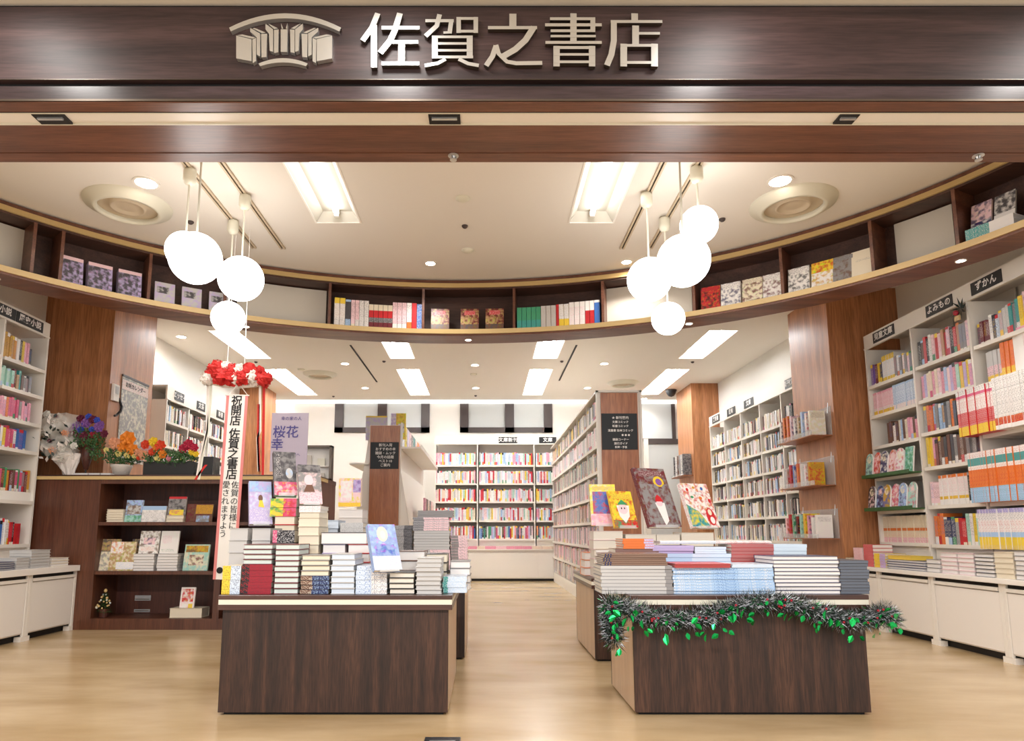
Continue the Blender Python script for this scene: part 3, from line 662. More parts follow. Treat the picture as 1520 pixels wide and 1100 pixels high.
# ---- bookcases -------------------------------------------------------------------------
def bay(label, loc, rz, w_, zt, rows, zb, depth=.28, head=.13, sign=None, last=True, group=None, signw=.62, first=True, sz=.075):
    """local x: along the shelf (viewer's left to right), y: into the case, z up"""
    r = thing('bookcase', label, 'bookcase', loc, rz, group)
    if first: local(MB().box(0, .02, 0, depth, zb, zt - head, 'white'), 'side_panel', r)
    local(MB().box(w_ - .02, w_, 0, depth, zb, zt - head, 'white'), 'side_panel', r)
    local(MB().box(.02, w_ - .02, depth - .012, depth, zb, zt - .005, 'white'), 'back_panel', r)
    local(MB().box(0, w_, 0, depth, zt - .018, zt, 'white'), 'top_board', r)
    local(MB().box(0, w_, 0, .018, zt - head, zt - .018, 'white').box(0, w_, -.006, .0, zt - head, zt - head + .012, 'white'), 'header_board', r)
    for z in rows: local(MB().box(.02, w_ - .02, 0, depth - .012, z - .022, z, 'white').box(.02, w_ - .02, -.004, 0, z - .024, z + .004, 'white'), 'shelf', r)
    local(MB().box(.02, w_ - .02, .03, depth - .012, zb, rows[-1] - .022, 'white'), 'plinth_panel', r)
    if sign:
        s_, fx = sign; sw = signw * w_; cz = zt - head / 2
        pl = local(MB().box(w_ * fx - sw / 2, w_ * fx + sw / 2, -.006, -.001, cz - sz / 2 - .008, cz + sz / 2 + .008, 'black'), 'sign_plate', r)
        o = text(s_, sz * .88, (w_ * fx, -.0075, cz), (PI / 2, 0, 0), 'text_white', None, .0005, 'lettering', .0012, sp=1.08); o.parent = pl
    return r
def to_world(loc, rz, p):
    c_, s_ = math.cos(rz), math.sin(rz); return (loc[0] + p[0] * c_ - p[1] * s_, loc[1] + p[0] * s_ + p[1] * c_, loc[2] + p[2])
def fill(loc, rz, z, x0, x1, specs, desc, name='paperback', dep=.15, front=.02, lean=.0, cat='book', stuff=None, group=None, rng=R):
    """specs: list of (n, thickness, height, cover, bands or None); places books left to right until x1"""
    x = x0; i = 0
    for n, t, h, cover, bands in specs:
        for _ in range(n):
            if x + t > x1: return x
            cv = rng.choice(cover) if isinstance(cover, (list, tuple)) else cover
            bd = bands or rnd_bands(cv, rng=rng); hh = h * (1 if bands else rng.uniform(.93, 1.05)); yy = front + rng.uniform(0, .012)
            if stuff is not None:
                T = lambda p, x=x, yy=yy: to_world(loc, rz, (p[0] + x, p[1] + yy, p[2] + z)); spine_into(stuff, t * .94, dep, hh, cv, bd, T)
            else:
                if not bands: hh = round(hh, 2)
                put(name, spine_mesh(t * .94, dep, hh, cv, bd), to_world(loc, rz, (x, yy, z + .0005)), rz, '%s %s, %s along %s' % (cv, 'paperback' if name == 'paperback' else 'book', nth(i), desc), cat, group)
            x += t; i += 1
    return x
ALL = ['white', 'white', 'cream', 'pink', 'pale pink', 'sky', 'pale blue', 'red', 'yellow', 'green', 'black', 'grey', 'orange', 'mint', 'lilac', 'blue', 'rose', 'pale grey', 'white', 'navy']
PALE = ['white', 'white', 'white', 'cream', 'pale pink', 'pale blue', 'pale grey', 'pink', 'mint', 'sky', 'yellow', 'red', 'white']
DARK = ['black', 'black', 'black', 'white', 'white', 'white', 'dark grey', 'white', 'cream', 'pale grey', 'sky', 'white', 'cream', 'pale grey', 'brown']

# near right wall: three bays, front face at X = 3.5
RZ = -PI / 2
RB = [(6.045, 5.363, [2.108, 1.834, 1.556, 1.273, .982, .711], ('児童文庫', .46), 'near the wooden column with acrylic shelves'),
      (5.363, 4.705, [2.121, 1.843, 1.579, 1.306, 1.003, .704], ('よみもの', .55), 'in the middle of the three black signed cases'),
      (4.705, 4.047, [2.113, 1.83, 1.473, .999, .682], ('ずかん', .3), 'at the picture edge of the three black signed cases')]
for i, (ya, yb, rows, sg, lab) in enumerate(RB):
    bay('white bookcase with black %s sign %s' % (['four character', 'hiragana', 'short'][i], lab), (3.5, ya, 0), RZ, ya - yb, 2.59, rows, .52, sign=sg, first=(i == 0), depth=.38, signw=(.46, .46, .44)[i], group='white bookcases along the wall')
def PB(b, r): return 'the %s shelf of the %s' % (nth(r), ['case by the wooden column', 'middle case with the hiragana sign', 'case at the picture edge'][b])
loc = (3.5, 6.045, 0); W = .682
fill(loc, RZ, 2.108, .04, .66, [(2, .034, .20, 'purple', None), (1, .034, .2, 'maroon', None), (1, .034, .2, 'yellow', None), (1, .03, .2, 'navy', None), (5, .036, .235, 'white', ((.18, 'yellow', 'black', 0), (.62, 'white', 'sky', 1), (.2, 'yellow', 'black', 1))), (8, .034, .19, ['white', 'pale pink', 'grey'], None)], PB(0, 0))
fill(loc, RZ, 1.834, .03, .66, [(9, .034, .21, 'pale pink', ((.2, 'yellow', 'orange', 1), (.12, 'white', 'rose', 1), (.6, 'pale pink', 'rose', 1), (.08, 'pink', 'rose', 0))), (9, .034, .22, 'pale blue', ((.22, 'white', 'rose', 1), (.7, 'pale blue', 'blue', 1), (.08, 'sky', 'blue', 0)))], PB(0, 1))
fill(loc, RZ, 1.556, .2, .66, [(14, .033, .19, ['white', 'orange', 'pink', 'brown', 'cream', 'sky'], None)], PB(0, 2))
fill(loc, RZ, .711, .02, .66, [(19, .034, .225, 'cream', ((.2, 'pale pink', 'red', 1), (.25, 'cream', 'orange', 1), (.1, 'orange', 'red', 0), (.45, 'cream', 'tan', 1)))], PB(0, 5))
loc2 = (3.5, 5.363, 0)
for r, (z, pal, h) in enumerate(((2.121, ['brown', 'pale pink', 'grey', 'black', 'cream', 'red', 'orange', 'tan', 'navy', 'white'], .22), (1.843, ['white', 'pink', 'sky', 'cream', 'mint', 'pale pink', 'yellow', 'lilac'], .21),
                                 (1.579, ['grey', 'orange', 'dark grey', 'sky', 'brown', 'tan', 'white'], .21), (1.306, ['brown', 'pink', 'rose', 'grey', 'yellow', 'brown', 'dark grey'], .22))):
    if r == 3: fill(loc2, RZ, z, .03, .64, [(2, .034, .24, 'yellow', None), (18, .034, h, pal, None)], PB(1, 3))
    else: fill(loc2, RZ, z, .03, .64, [(20, .034, h, pal, None)], PB(1, r))
fill(loc2, RZ, 1.003, .03, .64, [(3, .034, .19, 'pale pink', None), (9, .034, .23, 'white', ((.2, 'white', 'green', 0), (.1, 'yellow', 'red', 1), (.6, 'white', 'pink', 1), (.1, 'orange', 'red', 0))), (1, .034, .22, 'black', None), (2, .034, .22, 'yellow', None), (1, .034, .24, 'black', None), (4, .034, .23, 'red', None)], PB(1, 4))
fill(loc2, RZ, .704, .03, .64, [(3, .04, .24, 'orange', None), (3, .04, .21, 'navy', None), (1, .04, .2, 'grey', None), (2, .04, .2, 'red', None), (12, .034, .24, ['white', 'yellow', 'cream', 'mint', 'pale pink'], None)], PB(1, 5))
loc3 = (3.5, 4.705, 0)
fill(loc3, RZ, 2.113, .03, .64, [(1, .03, .17, 'dark grey', None), (3, .03, .17, ['maroon', 'white', 'red'], None), (3, .03, .18, ['pale blue', 'navy', 'white'], None), (3, .03, .2, 'pale grey', None), (3, .03, .21, ['teal', 'grey'], None), (5, .03, .24, ['pale pink', 'white', 'red', 'yellow'], None), (4, .03, .28, ['ochre', 'yellow'], None)], PB(2, 0))
fill(loc3, RZ, 1.83, .08, .64, [(4, .036, .22, 'pale grey', ((.22, 'yellow', 'orange', 1), (.3, 'pale pink', 'maroon', 1), (.48, 'pale grey', 'white', 0))), (3, .036, .25, 'orange', ((.3, 'yellow', 'red', 1), (.7, 'orange', 'red', 1))), (8, .05, .31, 'pale pink', ((.9, 'white', 'pale pink', 0), (.1, 'pink', 'red', 0)))], PB(2, 1))
# the big series stand forward of the case
fill(loc3, RZ, 1.476, -.1, .64, [(13, .027, .33, 'red', ((.2, 'yellow', 'ochre', 1), (.3, 'red', 'white', 1), (.32, 'white', 'red', 1), (.06, 'rose', 'red', 0), (.12, 'white', 'black', 1))), (16, .027, .35, 'white', ((.08, 'white', 'red', 0), (.14, 'red', 'yellow', 1), (.78, 'white', 'black', 1)))], PB(2, 2), front=-.09)
fill(loc3, RZ, 1.003, -.06, .64, [(27, .0262, .35, 'orange', ((.3, 'sky', 'teal', 1), (.03, 'orange', 'red', 0), (.32, 'orange', 'red', 1), (.08, 'white', 'orange', 1), (.15, 'teal', 'grey', 1), (.12, 'white', 'red', 1)))], PB(2, 3), front=-.08)
fill(loc3, RZ, .686, -.04, .64, [(27, .0262, .27, 'white', ((.1, 'yellow', 'lilac', 1), (.2, 'yellow', 'ochre', 0), (.12, 'sky', 'white', 0), (.3, 'white', 'red', 1), (.18, 'white', 'navy', 1), (.1, 'lilac', 'blue', 1)))], PB(2, 4), front=-.06)
# face-out character-shaped picture books in green trays
for r, z in ((3, 1.273), (4, .982)):
    t = thing('display_tray', 'green edged tray of cut-out picture books, %s shelf of the case by the column' % nth(r), 'tray', loc, RZ)
    local(MB().box(-.02, .66, -.1, .12, z + .001, z + .012, 'leafg').box(-.02, .66, -.104, -.1, z + .001, z + .03, 'leafg'), 'tray', t)
    for j in range(6):
        w_ = .105; cx = .04 + j * .108; cols = [('mint', 'navy'), ('red', 'pale pink'), ('navy', 'white'), ('pale pink', 'red'), ('white', 'rose'), ('green', 'mint')] if r == 3 else [('black', 'pale pink'), ('navy', 'sky'), ('ochre', 'blue'), ('rose', 'white'), ('sky', 'navy'), ('mint', 'rose')]
        c1, c2 = cols[j]; key = ('cut', c1, c2)
        if key not in CACHE:
            mb = MB(); pts = [(-w_ / 2, 0), (w_ / 2, 0), (w_ / 2, .12)] + [(w_ * .52 * math.cos(a), .15 + w_ * .6 * math.sin(a)) for a in [PI * q / 8 for q in range(9)]] + [(-w_ / 2, .12)]
            if c1 == 'green': pts = [(-w_ / 2, 0), (w_ / 2, 0), (w_ / 2, .21), (-w_ / 2, .21)]
            mb.face([(x, 0, z_) for x, z_ in pts], 'print', (CL[c1], CL[c2], 2)); mb.face([(x, .012, z_) for x, z_ in pts[::-1]], 'print', (CL[c1], CL[c2], 0))
            for a, b in zip(pts, pts[1:] + pts[:1]): mb.face([(a[0], 0, a[1]), (a[0], .012, a[1]), (b[0], .012, b[1]), (b[0], 0, b[1])], 'print', (WHT, GREY, 0))
            q = [(.3 * w_ * math.cos(a), -.0005, .155 + .32 * w_ * math.sin(a)) for a in [2 * PI * v / 12 for v in range(12)]]
            if c1 != 'green': mb.face(q, 'print', (CL['pale pink'] if j % 2 else CL['cream'], CL[c1], 2))
            CACHE[key] = mb.mesh('cutout')
        put('picture_book', CACHE[key], to_world(loc, RZ, (cx, -.075 + .012 * j % .02, z + .0125)), RZ, '%s cut-out picture book, %s in the %s shelf green tray by the column' % (c1, nth(j), nth(r)), 'book', rx=-.12)
# blackish ornament on the header
t = thing('header_ornament', 'small dark green and red ornament clipped on the case header', 'ornament', (3.48, 4.76, 2.42), 0)
mb = MB()
for j in range(9):
    a = 2 * PI * j / 9; mb.face([(0, -.01, 0), (-.01, .035 * math.cos(a) - .01, .04 * math.sin(a)), (-.015, .09 * math.cos(a + .2), .09 * math.sin(a + .2)), (0, .04 * math.cos(a + .5), .04 * math.sin(a + .5))], 'foildark')
local(mb, 'leaves', t); local(MB().ball((-.01, .03, -.02), .02, 'berry'), 'red_berry', t); local(MB().box(-.012, .0, .0, .05, -.08, -.045, 'gold'), 'gold_tag', t)

# near left wall: bays at X = -3.8
LZ = PI / 2
LR = [2.177, 1.946, 1.703, 1.466, 1.052, .7]
bay('white bookcase with a vertical pair of black signs nearest the picture edge', (-3.8, 4.56, 0), LZ, .61, 2.60, LR, .52, sign=('一般小説', .84), depth=.33, group='white bookcases along the wall')
bay('white bookcase with black sign beside the wrapped bouquet', (-3.8, 5.17, 0), LZ, .53, 2.60, LR, .52, sign=('歴史小説', .5), depth=.33, first=False, signw=.62, group='white bookcases along the wall')
ll = (-3.8, 5.17, 0); l0 = (-3.8, 4.56, 0)
LD = lambda r: 'the %s shelf of the case beside the wrapped bouquet' % nth(r)
fill(ll, LZ, 2.177, .03, .45, [(5, .03, .2, 'ochre', None), (1, .03, .2, 'white', None), (1, .03, .19, 'black', None), (1, .03, .19, 'yellow', None), (2, .03, .19, 'pink', None), (1, .03, .15, 'dark grey', None)], LD(0), name='book')
fill(ll, LZ, 1.946, .03, .45, [(5, .03, .16, 'mint', None), (1, .03, .16, 'maroon', None), (1, .03, .14, 'tan', None), (1, .03, .17, 'teal', None), (1, .03, .13, 'brown', None), (3, .03, .15, 'grey', None)], LD(1), name='book')
fill(ll, LZ, 1.703, .03, .5, [(3, .03, .17, 'pink', None), (1, .03, .17, 'orange', None), (4, .03, .17, 'rose', None), (1, .03, .17, 'grey', None), (4, .03, .17, 'pink', None)], LD(2), name='book')
fill(ll, LZ, 1.466, .03, .5, [(2, .03, .17, 'blue', None), (1, .03, .17, 'white', None), (1, .03, .17, 'yellow', None), (3, .03, .17, 'rose', None), (1, .03, .16, 'white', None), (4, .03, .17, 'blue', None)], LD(3), name='book')
fill(ll, LZ, 1.13, .03, .5, [(15, .03, .17, ['maroon', 'purple', 'green', 'rose', 'ochre', 'grey', 'brown'], None)], LD(4), name='book')
t = thing('shelf_riser', 'low white riser box under the dark spined books by the bouquet', 'riser', ll, LZ); local(MB().box(.025, .505, .02, .2, 1.053, 1.129, 'paper'), 'box', t)
fill(ll, LZ, .7, .03, .5, [(5, .03, .19, ['white', 'mint', 'pale pink'], None), (1, .03, .2, 'blue', None), (3, .03, .2, 'white', None), (4, .03, .17, ['black', 'yellow', 'red'], None)], LD(5), name='book')
for r, z in enumerate(LR): fill(l0, LZ, z, .33, .59, [(14, .032, .17, [['grey', 'pale pink'], ['pale pink', 'white'], ['orange', 'pale pink'], ['white', 'mint'], ['brown', 'rose'], ['grey', 'white']][r], None)], 'the %s shelf of the outermost case past the bouquet' % nth(r), name='book')

# far right wall shelf, far left wall shelf, back wall shelves, long centre shelf
FR = [2.25, 2.011, 1.755, 1.499, 1.243, .977, .70]
FR = [2.011, 1.755, 1.499, 1.243, .977, .70]
fy0 = 9.94
edges = [9.94, 9.33, 8.72, 8.1, 7.5, 6.95]
stuffR = MB(); rg = random.Random(5)
sg = ['実用書', '趣味', '文庫', None, '新刊文庫', None]
for i in range(5):
    a, b = edges[i], edges[i + 1]
    bay('tall white bookcase along the far white wall, %s from the far wooden column' % nth(i), (3.35, a, 0), RZ, a - b, 2.50, FR, .5, depth=.27, head=.15, sign=(sg[i], .5) if sg[i] else None, first=(i == 0), signw=.5, sz=.085, group='white bookcases with black spines')
    for r, z in enumerate(FR): fill((3.35, a, 0), RZ, z, .02, a - b - .03, [(40, .028, .19, DARK, None)], '', stuff=stuffR, rng=rg)
tag(stuffR.build('shelved_books'), 'rows of black and white spined books on the shelves beyond the acrylic shelf column', 'books', kind='stuff')
FL = [2.033 + .02, 1.77, 1.51, 1.25, .98, .7]
stuffL = MB(); edges = [7.53, 8.13, 8.75, 9.4, 10.05]
for i in range(4):
    a, b = edges[i], edges[i + 1]
    bay('tall white bookcase behind the flowers, %s from the calendar column' % nth(i), (-3.62, a, 0), LZ, b - a, 2.47, FL, .5, depth=.27, head=.17, sign=(['エッセイ', '文芸', '新書', '歴史'][i], .5), first=(i == 0), signw=.4, sz=.09, group='white bookcases behind the flowers')
    for r, z in enumerate(FL): fill((-3.62, a, 0), LZ, z, .02, b - a - .03, [(40, .028, .19, DARK, None)], '', stuff=stuffL, rng=rg)
tag(stuffL.build('shelved_books'), 'rows of black and white spined books on the shelves behind the flower boxes', 'books', kind='stuff')
BR = [1.932, 1.62, 1.311, .992, .687]
stuffB = MB(); bx = [-.86, -.12, .85, 1.75]
for i in range(3):
    a, b = bx[i], bx[i + 1]
    bay(['white back wall bookcase at its open end near the island', 'wide white back wall bookcase with a black sign below the window', 'white back wall bookcase partly behind the long shelf'][i], (a, YB - .3, 0), 0, b - a, 2.44, BR, .52, depth=.28, head=.15, sign=(None, ('文庫新刊', .53), ('文庫', .25))[i], first=(i == 0), signw=.33, sz=.09)
    for r, z in enumerate(BR): fill((a, YB - .3, 0), 0, z, .02, b - a - .03, [(60, .026, .215, PALE if r < 4 else ALL, None)], '', stuff=stuffB, rng=rg)
tag(stuffB.build('shelved_books'), 'rows of pale spined books with coloured bands filling the back wall bookcases', 'books', kind='stuff')
t = thing('low_cupboard', 'white low cupboard below the back wall bookcases', 'cupboard')
MB().box(-.86, 1.75, YB - .42, YB - .01, .04, .50, 'cabwhite').build('carcass', t)
for a, b in ((-.84, -.16), (-.10, .82), (.88, 1.7)): MB().box(a, b, YB - .435, YB - .42, .06, .46, 'cabwhite').build('door', t)
MB().box(-.86, 1.75, YB - .40, YB - .01, .0, .04, 'dark').build('plinth', t); MB().box(-.88, 1.76, YB - .45, YB - .01, .50, .52, 'white').build('worktop', t)
x = -.6; i = 0
while x < 1.3:
    w_ = R.uniform(.12, .2); me, pm = lying(w_, .14, .05, R.choice(['pale pink', 'cream', 'pink']), 'spine', ((1, R.choice(['pale pink', 'cream', 'pink']), 'rose', 1),))
    put('book', me, (x + w_ / 2, YB - .445, .521), 0, 'small pink or cream book pile on the back ledge, %s from its open end' % nth(i), 'book', parts=(('page_block', pm),)); x += w_ + .004; i += 1

# long centre shelf, magazines face the aisle at X = 1.125
CR = [1.93, 1.66, 1.40, 1.15, .90, .65, .40]
cs = thing('aisle_bookcase', 'long white magazine bookcase with brown end panel and a blackboard', 'bookcase')
MB().box(1.125, 1.535, 6.6, 6.62, 0, 2.185, 'white').build('end_frame', cs)
MB().box(1.15, 1.515, 6.585, 6.6, 0, 2.175, 'panel').build('end_panel', cs)
MB().box(1.105, 1.125, 6.58, 6.62, 0, 2.2, 'white').box(1.535, 1.555, 6.58, 6.62, 0, 2.2, 'white').build('edge_strip', cs)
MB().box(1.105, 1.555, 6.58, 11.28, 2.18, 2.2, 'white').build('top_board', cs)
MB().box(1.38, 1.40, 6.62, 11.28, .0, 2.18, 'white').build('spine_panel', cs)
for z in CR: MB().box(1.125, 1.38, 6.62, 11.28, z - .02, z, 'white').box(1.118, 1.125, 6.62, 11.28, z - .024, z + .006, 'white').build('shelf', cs)
MB().box(1.13, 1.38, 6.62, 11.28, .0, .15, 'white').build('plinth', cs)
for y in (7.4, 8.2, 9.0, 9.8, 10.6, 11.26): MB().box(1.13, 1.38, y, y + .02, .15, 2.18, 'white').build('divider', cs)
stuffC = MB(); rg = random.Random(9)
for r, z in enumerate(CR + [.16]):
    y = 11.24
    while y > 6.68:
        t_ = rg.uniform(.05, .1) if r < 2 else .034; cv = rg.choice([['white', 'black', 'cream', 'pale pink', 'grey', 'yellow', 'black'], ['white', 'white', 'pale pink', 'pale grey'], ['white', 'grey', 'maroon', 'mint', 'cream', 'black'], ['pale pink', 'grey', 'pale grey', 'white', 'dark grey'], ['pale pink', 'pale grey', 'brown', 'grey', 'tan'], ['pale pink', 'navy', 'pale pink', 'lilac', 'white', 'grey'], ['pink', 'pale grey', 'pale pink', 'black', 'grey'], ['pale pink', 'white', 'pale grey', 'black']][r])
        T = lambda p, y=y: to_world((1.14, y, 0), RZ, (p[0], p[1], p[2] + z)); spine_into(stuffC, t_ * .94, .15, rg.uniform(.19, .215), cv, rnd_bands(cv, rng=rg), T); y -= t_
tag(stuffC.build('shelved_magazines'), 'rows of pink and white magazines filling the long aisle bookcase', 'magazines', kind='stuff')
r = thing('blackboard', 'dark square board with white writing on the brown panel of the long bookcase', 'blackboard', (1.328, 6.585, 1.785))
local(MB().box(-.176, .176, -.008, -.001, -.18, .18, 'blackboard'), 'board', r)
for s_, z, k in (('★ 新刊案内', .135, .032), ('文庫コミック', .093, .027), ('新書コミック', .052, .027), ('児童書 絵本コミック', .008, .027), ('● ● ●', -.038, .026), ('雑誌コーナー', -.082, .027), ('旅行ガイド', -.122, .027), ('料理・手芸', -.158, .024)):
    text(s_, k, (.01 + (.05 if '●' in s_ else 0), -.0095, z), (PI / 2, 0, 0), 'text_white', r, .0004, 'writing', .0004)

# island rack behind the tables (brown end panel with chalkboard)
IY = 7.5
ir = thing('island_rack', 'white sloping island rack with brown end panel and small blackboard', 'rack')
MB().box(-1.29, -.96, IY, IY + .03, 0, 1.99, 'panel').build('end_panel', ir)
MB().box(-1.305, -.945, IY + .03, IY + .05, 0, 2.0, 'white').build('end_frame', ir)
mb = MB()
mb.face([(-1.3, IY + .04, 1.95), (-1.3, 10.4, 1.95), (-1.55, 10.4, .2), (-1.55, IY + .04, .2)], 'white'); mb.face([(-.95, IY + .04, 1.5), (-.72, IY + .04, .2), (-.72, 10.4, .2), (-.95, 10.4, 1.5)], 'white')
mb.face([(-1.55, IY + .05, .0), (-.72, IY + .05, .0), (-.72, IY + .05, .2), (-.95, IY + .05, 1.5), (-.95, IY + .05, 1.98), (-1.3, IY + .05, 1.98), (-1.3, IY + .05, 1.95), (-1.55, IY + .05, .2)], 'white')
mb.box(-.97, -.95, IY + .05, 10.4, 1.5, 1.98, 'white'); mb.build('sloping_body', ir)
MB().box(-.95, -.72, IY + .05, 10.2, 1.735, 1.755, 'white').box(-.735, -.72, IY + .05, 10.2, 1.755, 1.785, 'white').build('side_shelf', ir)
MB().box(-1.52, -1.30, IY + .0, 10.2, 1.55, 1.57, 'white').build('side_shelf', ir)
MB().box(-.80, -.62, IY + .5, 10.2, .95, .965, 'white').build('side_shelf', ir)
for j, (c1, c2) in enumerate((('white', 'sky'), ('yellow', 'black'), ('lilac', 'white'), ('pale pink', 'navy'), ('dark grey', 'white'), ('teal', 'navy'), ('white', 'red'), ('orange', 'yellow'), ('pink', 'rose'), ('cream', 'red'))):
    me, pm = cover_book(.2, .27, .02, c1, c2, [(0, 1, .8, 1, c1, c2, 1)], key=('isl', j))
    put('magazine', me, (-.93, IY + .12 + j * .24, 1.757), PI / 2 if False else PI / 2, '%s magazine, %s along the upper side shelf of the island rack' % (c1, nth(j)), 'magazine', parts=(('page_block', pm),))
for j, (c1, c2) in enumerate((('pink', 'black'), ('brown', 'grey'), ('white', 'orange'), ('black', 'white'), ('pale pink', 'orange'), ('white', 'red'))):
    me, pm = cover_book(.2, .24, .02, c1, c2, [(0, 1, .8, 1, c1, c2, 1)], key=('isl2', j))
    put('magazine', me, (-.72, IY + .7 + j * .24, .967), PI / 2, '%s magazine, %s along the lower side shelf of the island rack' % (c1, nth(j)), 'magazine', parts=(('page_block', pm),))
me, pm = cover_book(.24, .28, .012, 'pale grey', 'lilac', [(0, 1, .94, 1, 'yellow', 'ochre', 0)]); put('magazine', me, (-1.235, IY + .06, 1.83), 0, 'pale lilac magazine with yellow top edge behind the brown island panel', 'magazine', parts=(('page_block', pm),))
me, pm = cover_book(.17, .30, .015, 'yellow', 'ochre', [(0, .35, 0, 1, 'lilac', 'white', 2), (.5, .9, .25, .6, 'white', 'black', 2)]); put('magazine', me, (-.985, IY + .055, 1.84), 0, 'bright yellow magazine with black figure atop the island panel corner', 'magazine', parts=(('page_block', pm),))
r = thing('blackboard', 'small chalkboard with crowded white writing on the island rack end', 'blackboard', (-1.125, IY, 1.65))
local(MB().box(-.158, .158, -.008, -.001, -.15, .15, 'blackboard'), 'board', r)
for s_, z in (('新刊入荷', .115), ('おすすめの本', .07), ('雑誌・ムック', .025), ('今月の話題', -.02), ('ベスト10', -.065), ('ご案内', -.11)): text(s_, .038, (.01, -.0095, z), (PI / 2, 0, 0), 'text_white', r, .0004, 'writing', .0002)

# ---- acrylic shelves on the right column
def acr(y0, y1, x0, x1, z, lab):
    t = thing('acrylic_shelf', lab, 'shelf', (0, 0, 0))
    MB().box(x0, x1, y0, y1, z - .02, z - .012, 'panel').box(x0, x0 + .006, y0, y1, z - .012, z + .03, 'acrylic').build('tray', t)
    MB().box(x1 - .008, x1 - .002, y0, y1, z - .02, z + .26, 'acrylic').build('back_plate', t)
    for y in (y0 + .05, y1 - .05): MB().tube((x1 - .01, y, z + .2), (x1 + .001, y, z + .3), .003, 'chrome', 6).build('hanger', t)
for k, (z, pal) in enumerate(((1.71, ['white', 'orange', 'orange', 'pale pink', 'white', 'tan', 'sky', 'white', 'cream']), (1.245, ['white', 'pale grey', 'red', 'blue', 'orange', 'white', 'white', 'ochre']), (.755, ['pale pink', 'red', 'green', 'black', 'mint', 'yellow', 'pink', 'white', 'white']))):
    acr(6.2, 6.93, 3.03, 3.233, z, 'clear acrylic shelf of upright books on the wooden column, %s one' % ['upper', 'middle', 'lowest'][k])
    y = 6.90
    for j, c1 in enumerate(pal):
        h = R.uniform(.19, .235) if k else R.uniform(.2, .26); t_ = .035 if j < len(pal) - 1 else .03
        me, pm = cover_book(.145, h, t_, c1, R.choice(['white', 'red', 'navy', 'rose']), [(.1, .9, .7, .92, c1, 'black', 1)], key=('ac', k, j))
        put('book', me, (3.125, y - t_, z + .002 - .01), 0, '%s book leaning %s on the %s acrylic shelf of the column' % (c1, nth(j), ['upper', 'middle', 'lowest'][k]), 'book', parts=(('page_block', pm),)); y -= .078
# rack on the far column
t = thing('wall_rack', 'small rack of striped magazines on the far wooden column', 'rack'); X = 3.21
MB().box(X - .16, X - .002, 10.35, 11.0, 1.66, 1.675, 'panel').box(X - .16, X - .154, 10.35, 11.0, 1.66, 1.70, 'acrylic').build('tray', t)
for j in range(6):
    c1 = ['dark grey', 'white', 'grey', 'brown', 'white', 'black'][j]; me, pm = cover_book(.13, .33, .03, c1, 'grey', [(0, 1, .8, 1, c1, 'white', 1)], key=('fr', j))
    put('magazine', me, (3.135, 10.4 + j * .1, 1.677), 0, '%s magazine in the far column rack, %s from its near end' % (c1, nth(j)), 'magazine', parts=(('page_block', pm),))

# ---- books on the curved shelf
def on_ring(x, off=.03, px=None):
    t = et(x) if px is None else t_at(px, off); p = ep(t, off, 2.611); n = (ep(t, 1) - ep(t, 0)); return p, math.atan2(n.y, n.x) - PI / 2
def ring_spines(x0, x1, specs, desc):
    x = x0; i = 0
    for n, t_, h, cv, bd in specs:
        for _ in range(n):
            if x > x1: return
            p, a = on_ring(x); put('book', spine_mesh(t_ * .93, .14, h, cv, bd or rnd_bands(cv)), p, a, '%s spined book, %s along %s' % (cv, nth(i), desc), 'book'); x += t_ * math.cos(a); i += 1
LACQ = ((.25, 'maroon', 'cream', 0), (.2, 'dark grey', 'white', 1), (.3, 'red', 'maroon', 0), (.25, 'cream', 'maroon', 0))
ring_spines(-1.33, -.60, [(2, .048, .26, 'white', ((.3, 'white', 'black', 1), (.5, 'white', 'tan', 1), (.2, 'yellow', 'ochre', 0))), (1, .05, .25, 'dark grey', None), (2, .036, .25, 'pale pink', None), (2, .042, .25, 'white', ((1, 'white', 'black', 1),)),
                             (5, .042, .22, 'maroon', LACQ), (3, .042, .25, 'pale pink', ((.2, 'white', 'tan', 1), (.8, 'pale pink', 'maroon', 1))), (1, .045, .25, 'white', None), (1, .045, .25, 'red', ((1, 'red', 'maroon', 0),)), (1, .05, .24, 'blue', ((1, 'blue', 'white', 1),)), (1, .05, .24, 'cream', ((1, 'cream', 'white', 0),))], 'the curved shelf niche of bottle patterned spines')
ring_spines(.285, .99, [(5, .043, .20, 'teal', ((.4, 'teal', 'green', 1), (.6, 'green', 'teal', 1))), (3, .045, .205, 'tan', ((1, 'pale grey', 'tan', 1),)), (1, .025, .21, 'red', None), (2, .045, .21, 'yellow', ((.35, 'yellow', 'ochre', 1), (.65, 'white', 'grey', 1))), (3, .047, .22, 'white', ((.8, 'white', 'pink', 1), (.2, 'white', 'yellow', 0))), (2, .04, .22, 'red', ((.6, 'red', 'maroon', 1), (.4, 'white', 'grey', 0))), (1, .05, .22, 'blue', ((.9, 'blue', 'sky', 0), (.1, 'white', 'grey', 0)))], 'the curved shelf niche starting with green spines')
def ring_face(px, h, w_, base, ink, arts, lab, key, py=None, n=3, tk=.03, lift=0):
    p, a = on_ring(0, .05, px); me, pm = cover_book(w_, h, tk * n / 2, base, ink, arts, key=key)
    p = p + Vector((0, 0, lift)); put('book', me, p, a, lab, 'book', rx=-.14, parts=(('page_block', pm),))
for i, px in enumerate((104, 148, 192)): ring_face(px, .23, .165, 'lilac', 'dark grey', [(0, .85, .1, .88, 'dark grey', 'lilac', 2), (0, 1, .88, 1, 'pale pink', 'white', 0)], 'thick lilac book with grey figure facing out, %s on the curved shelf end' % nth(i), 'rfA', 425, 5)
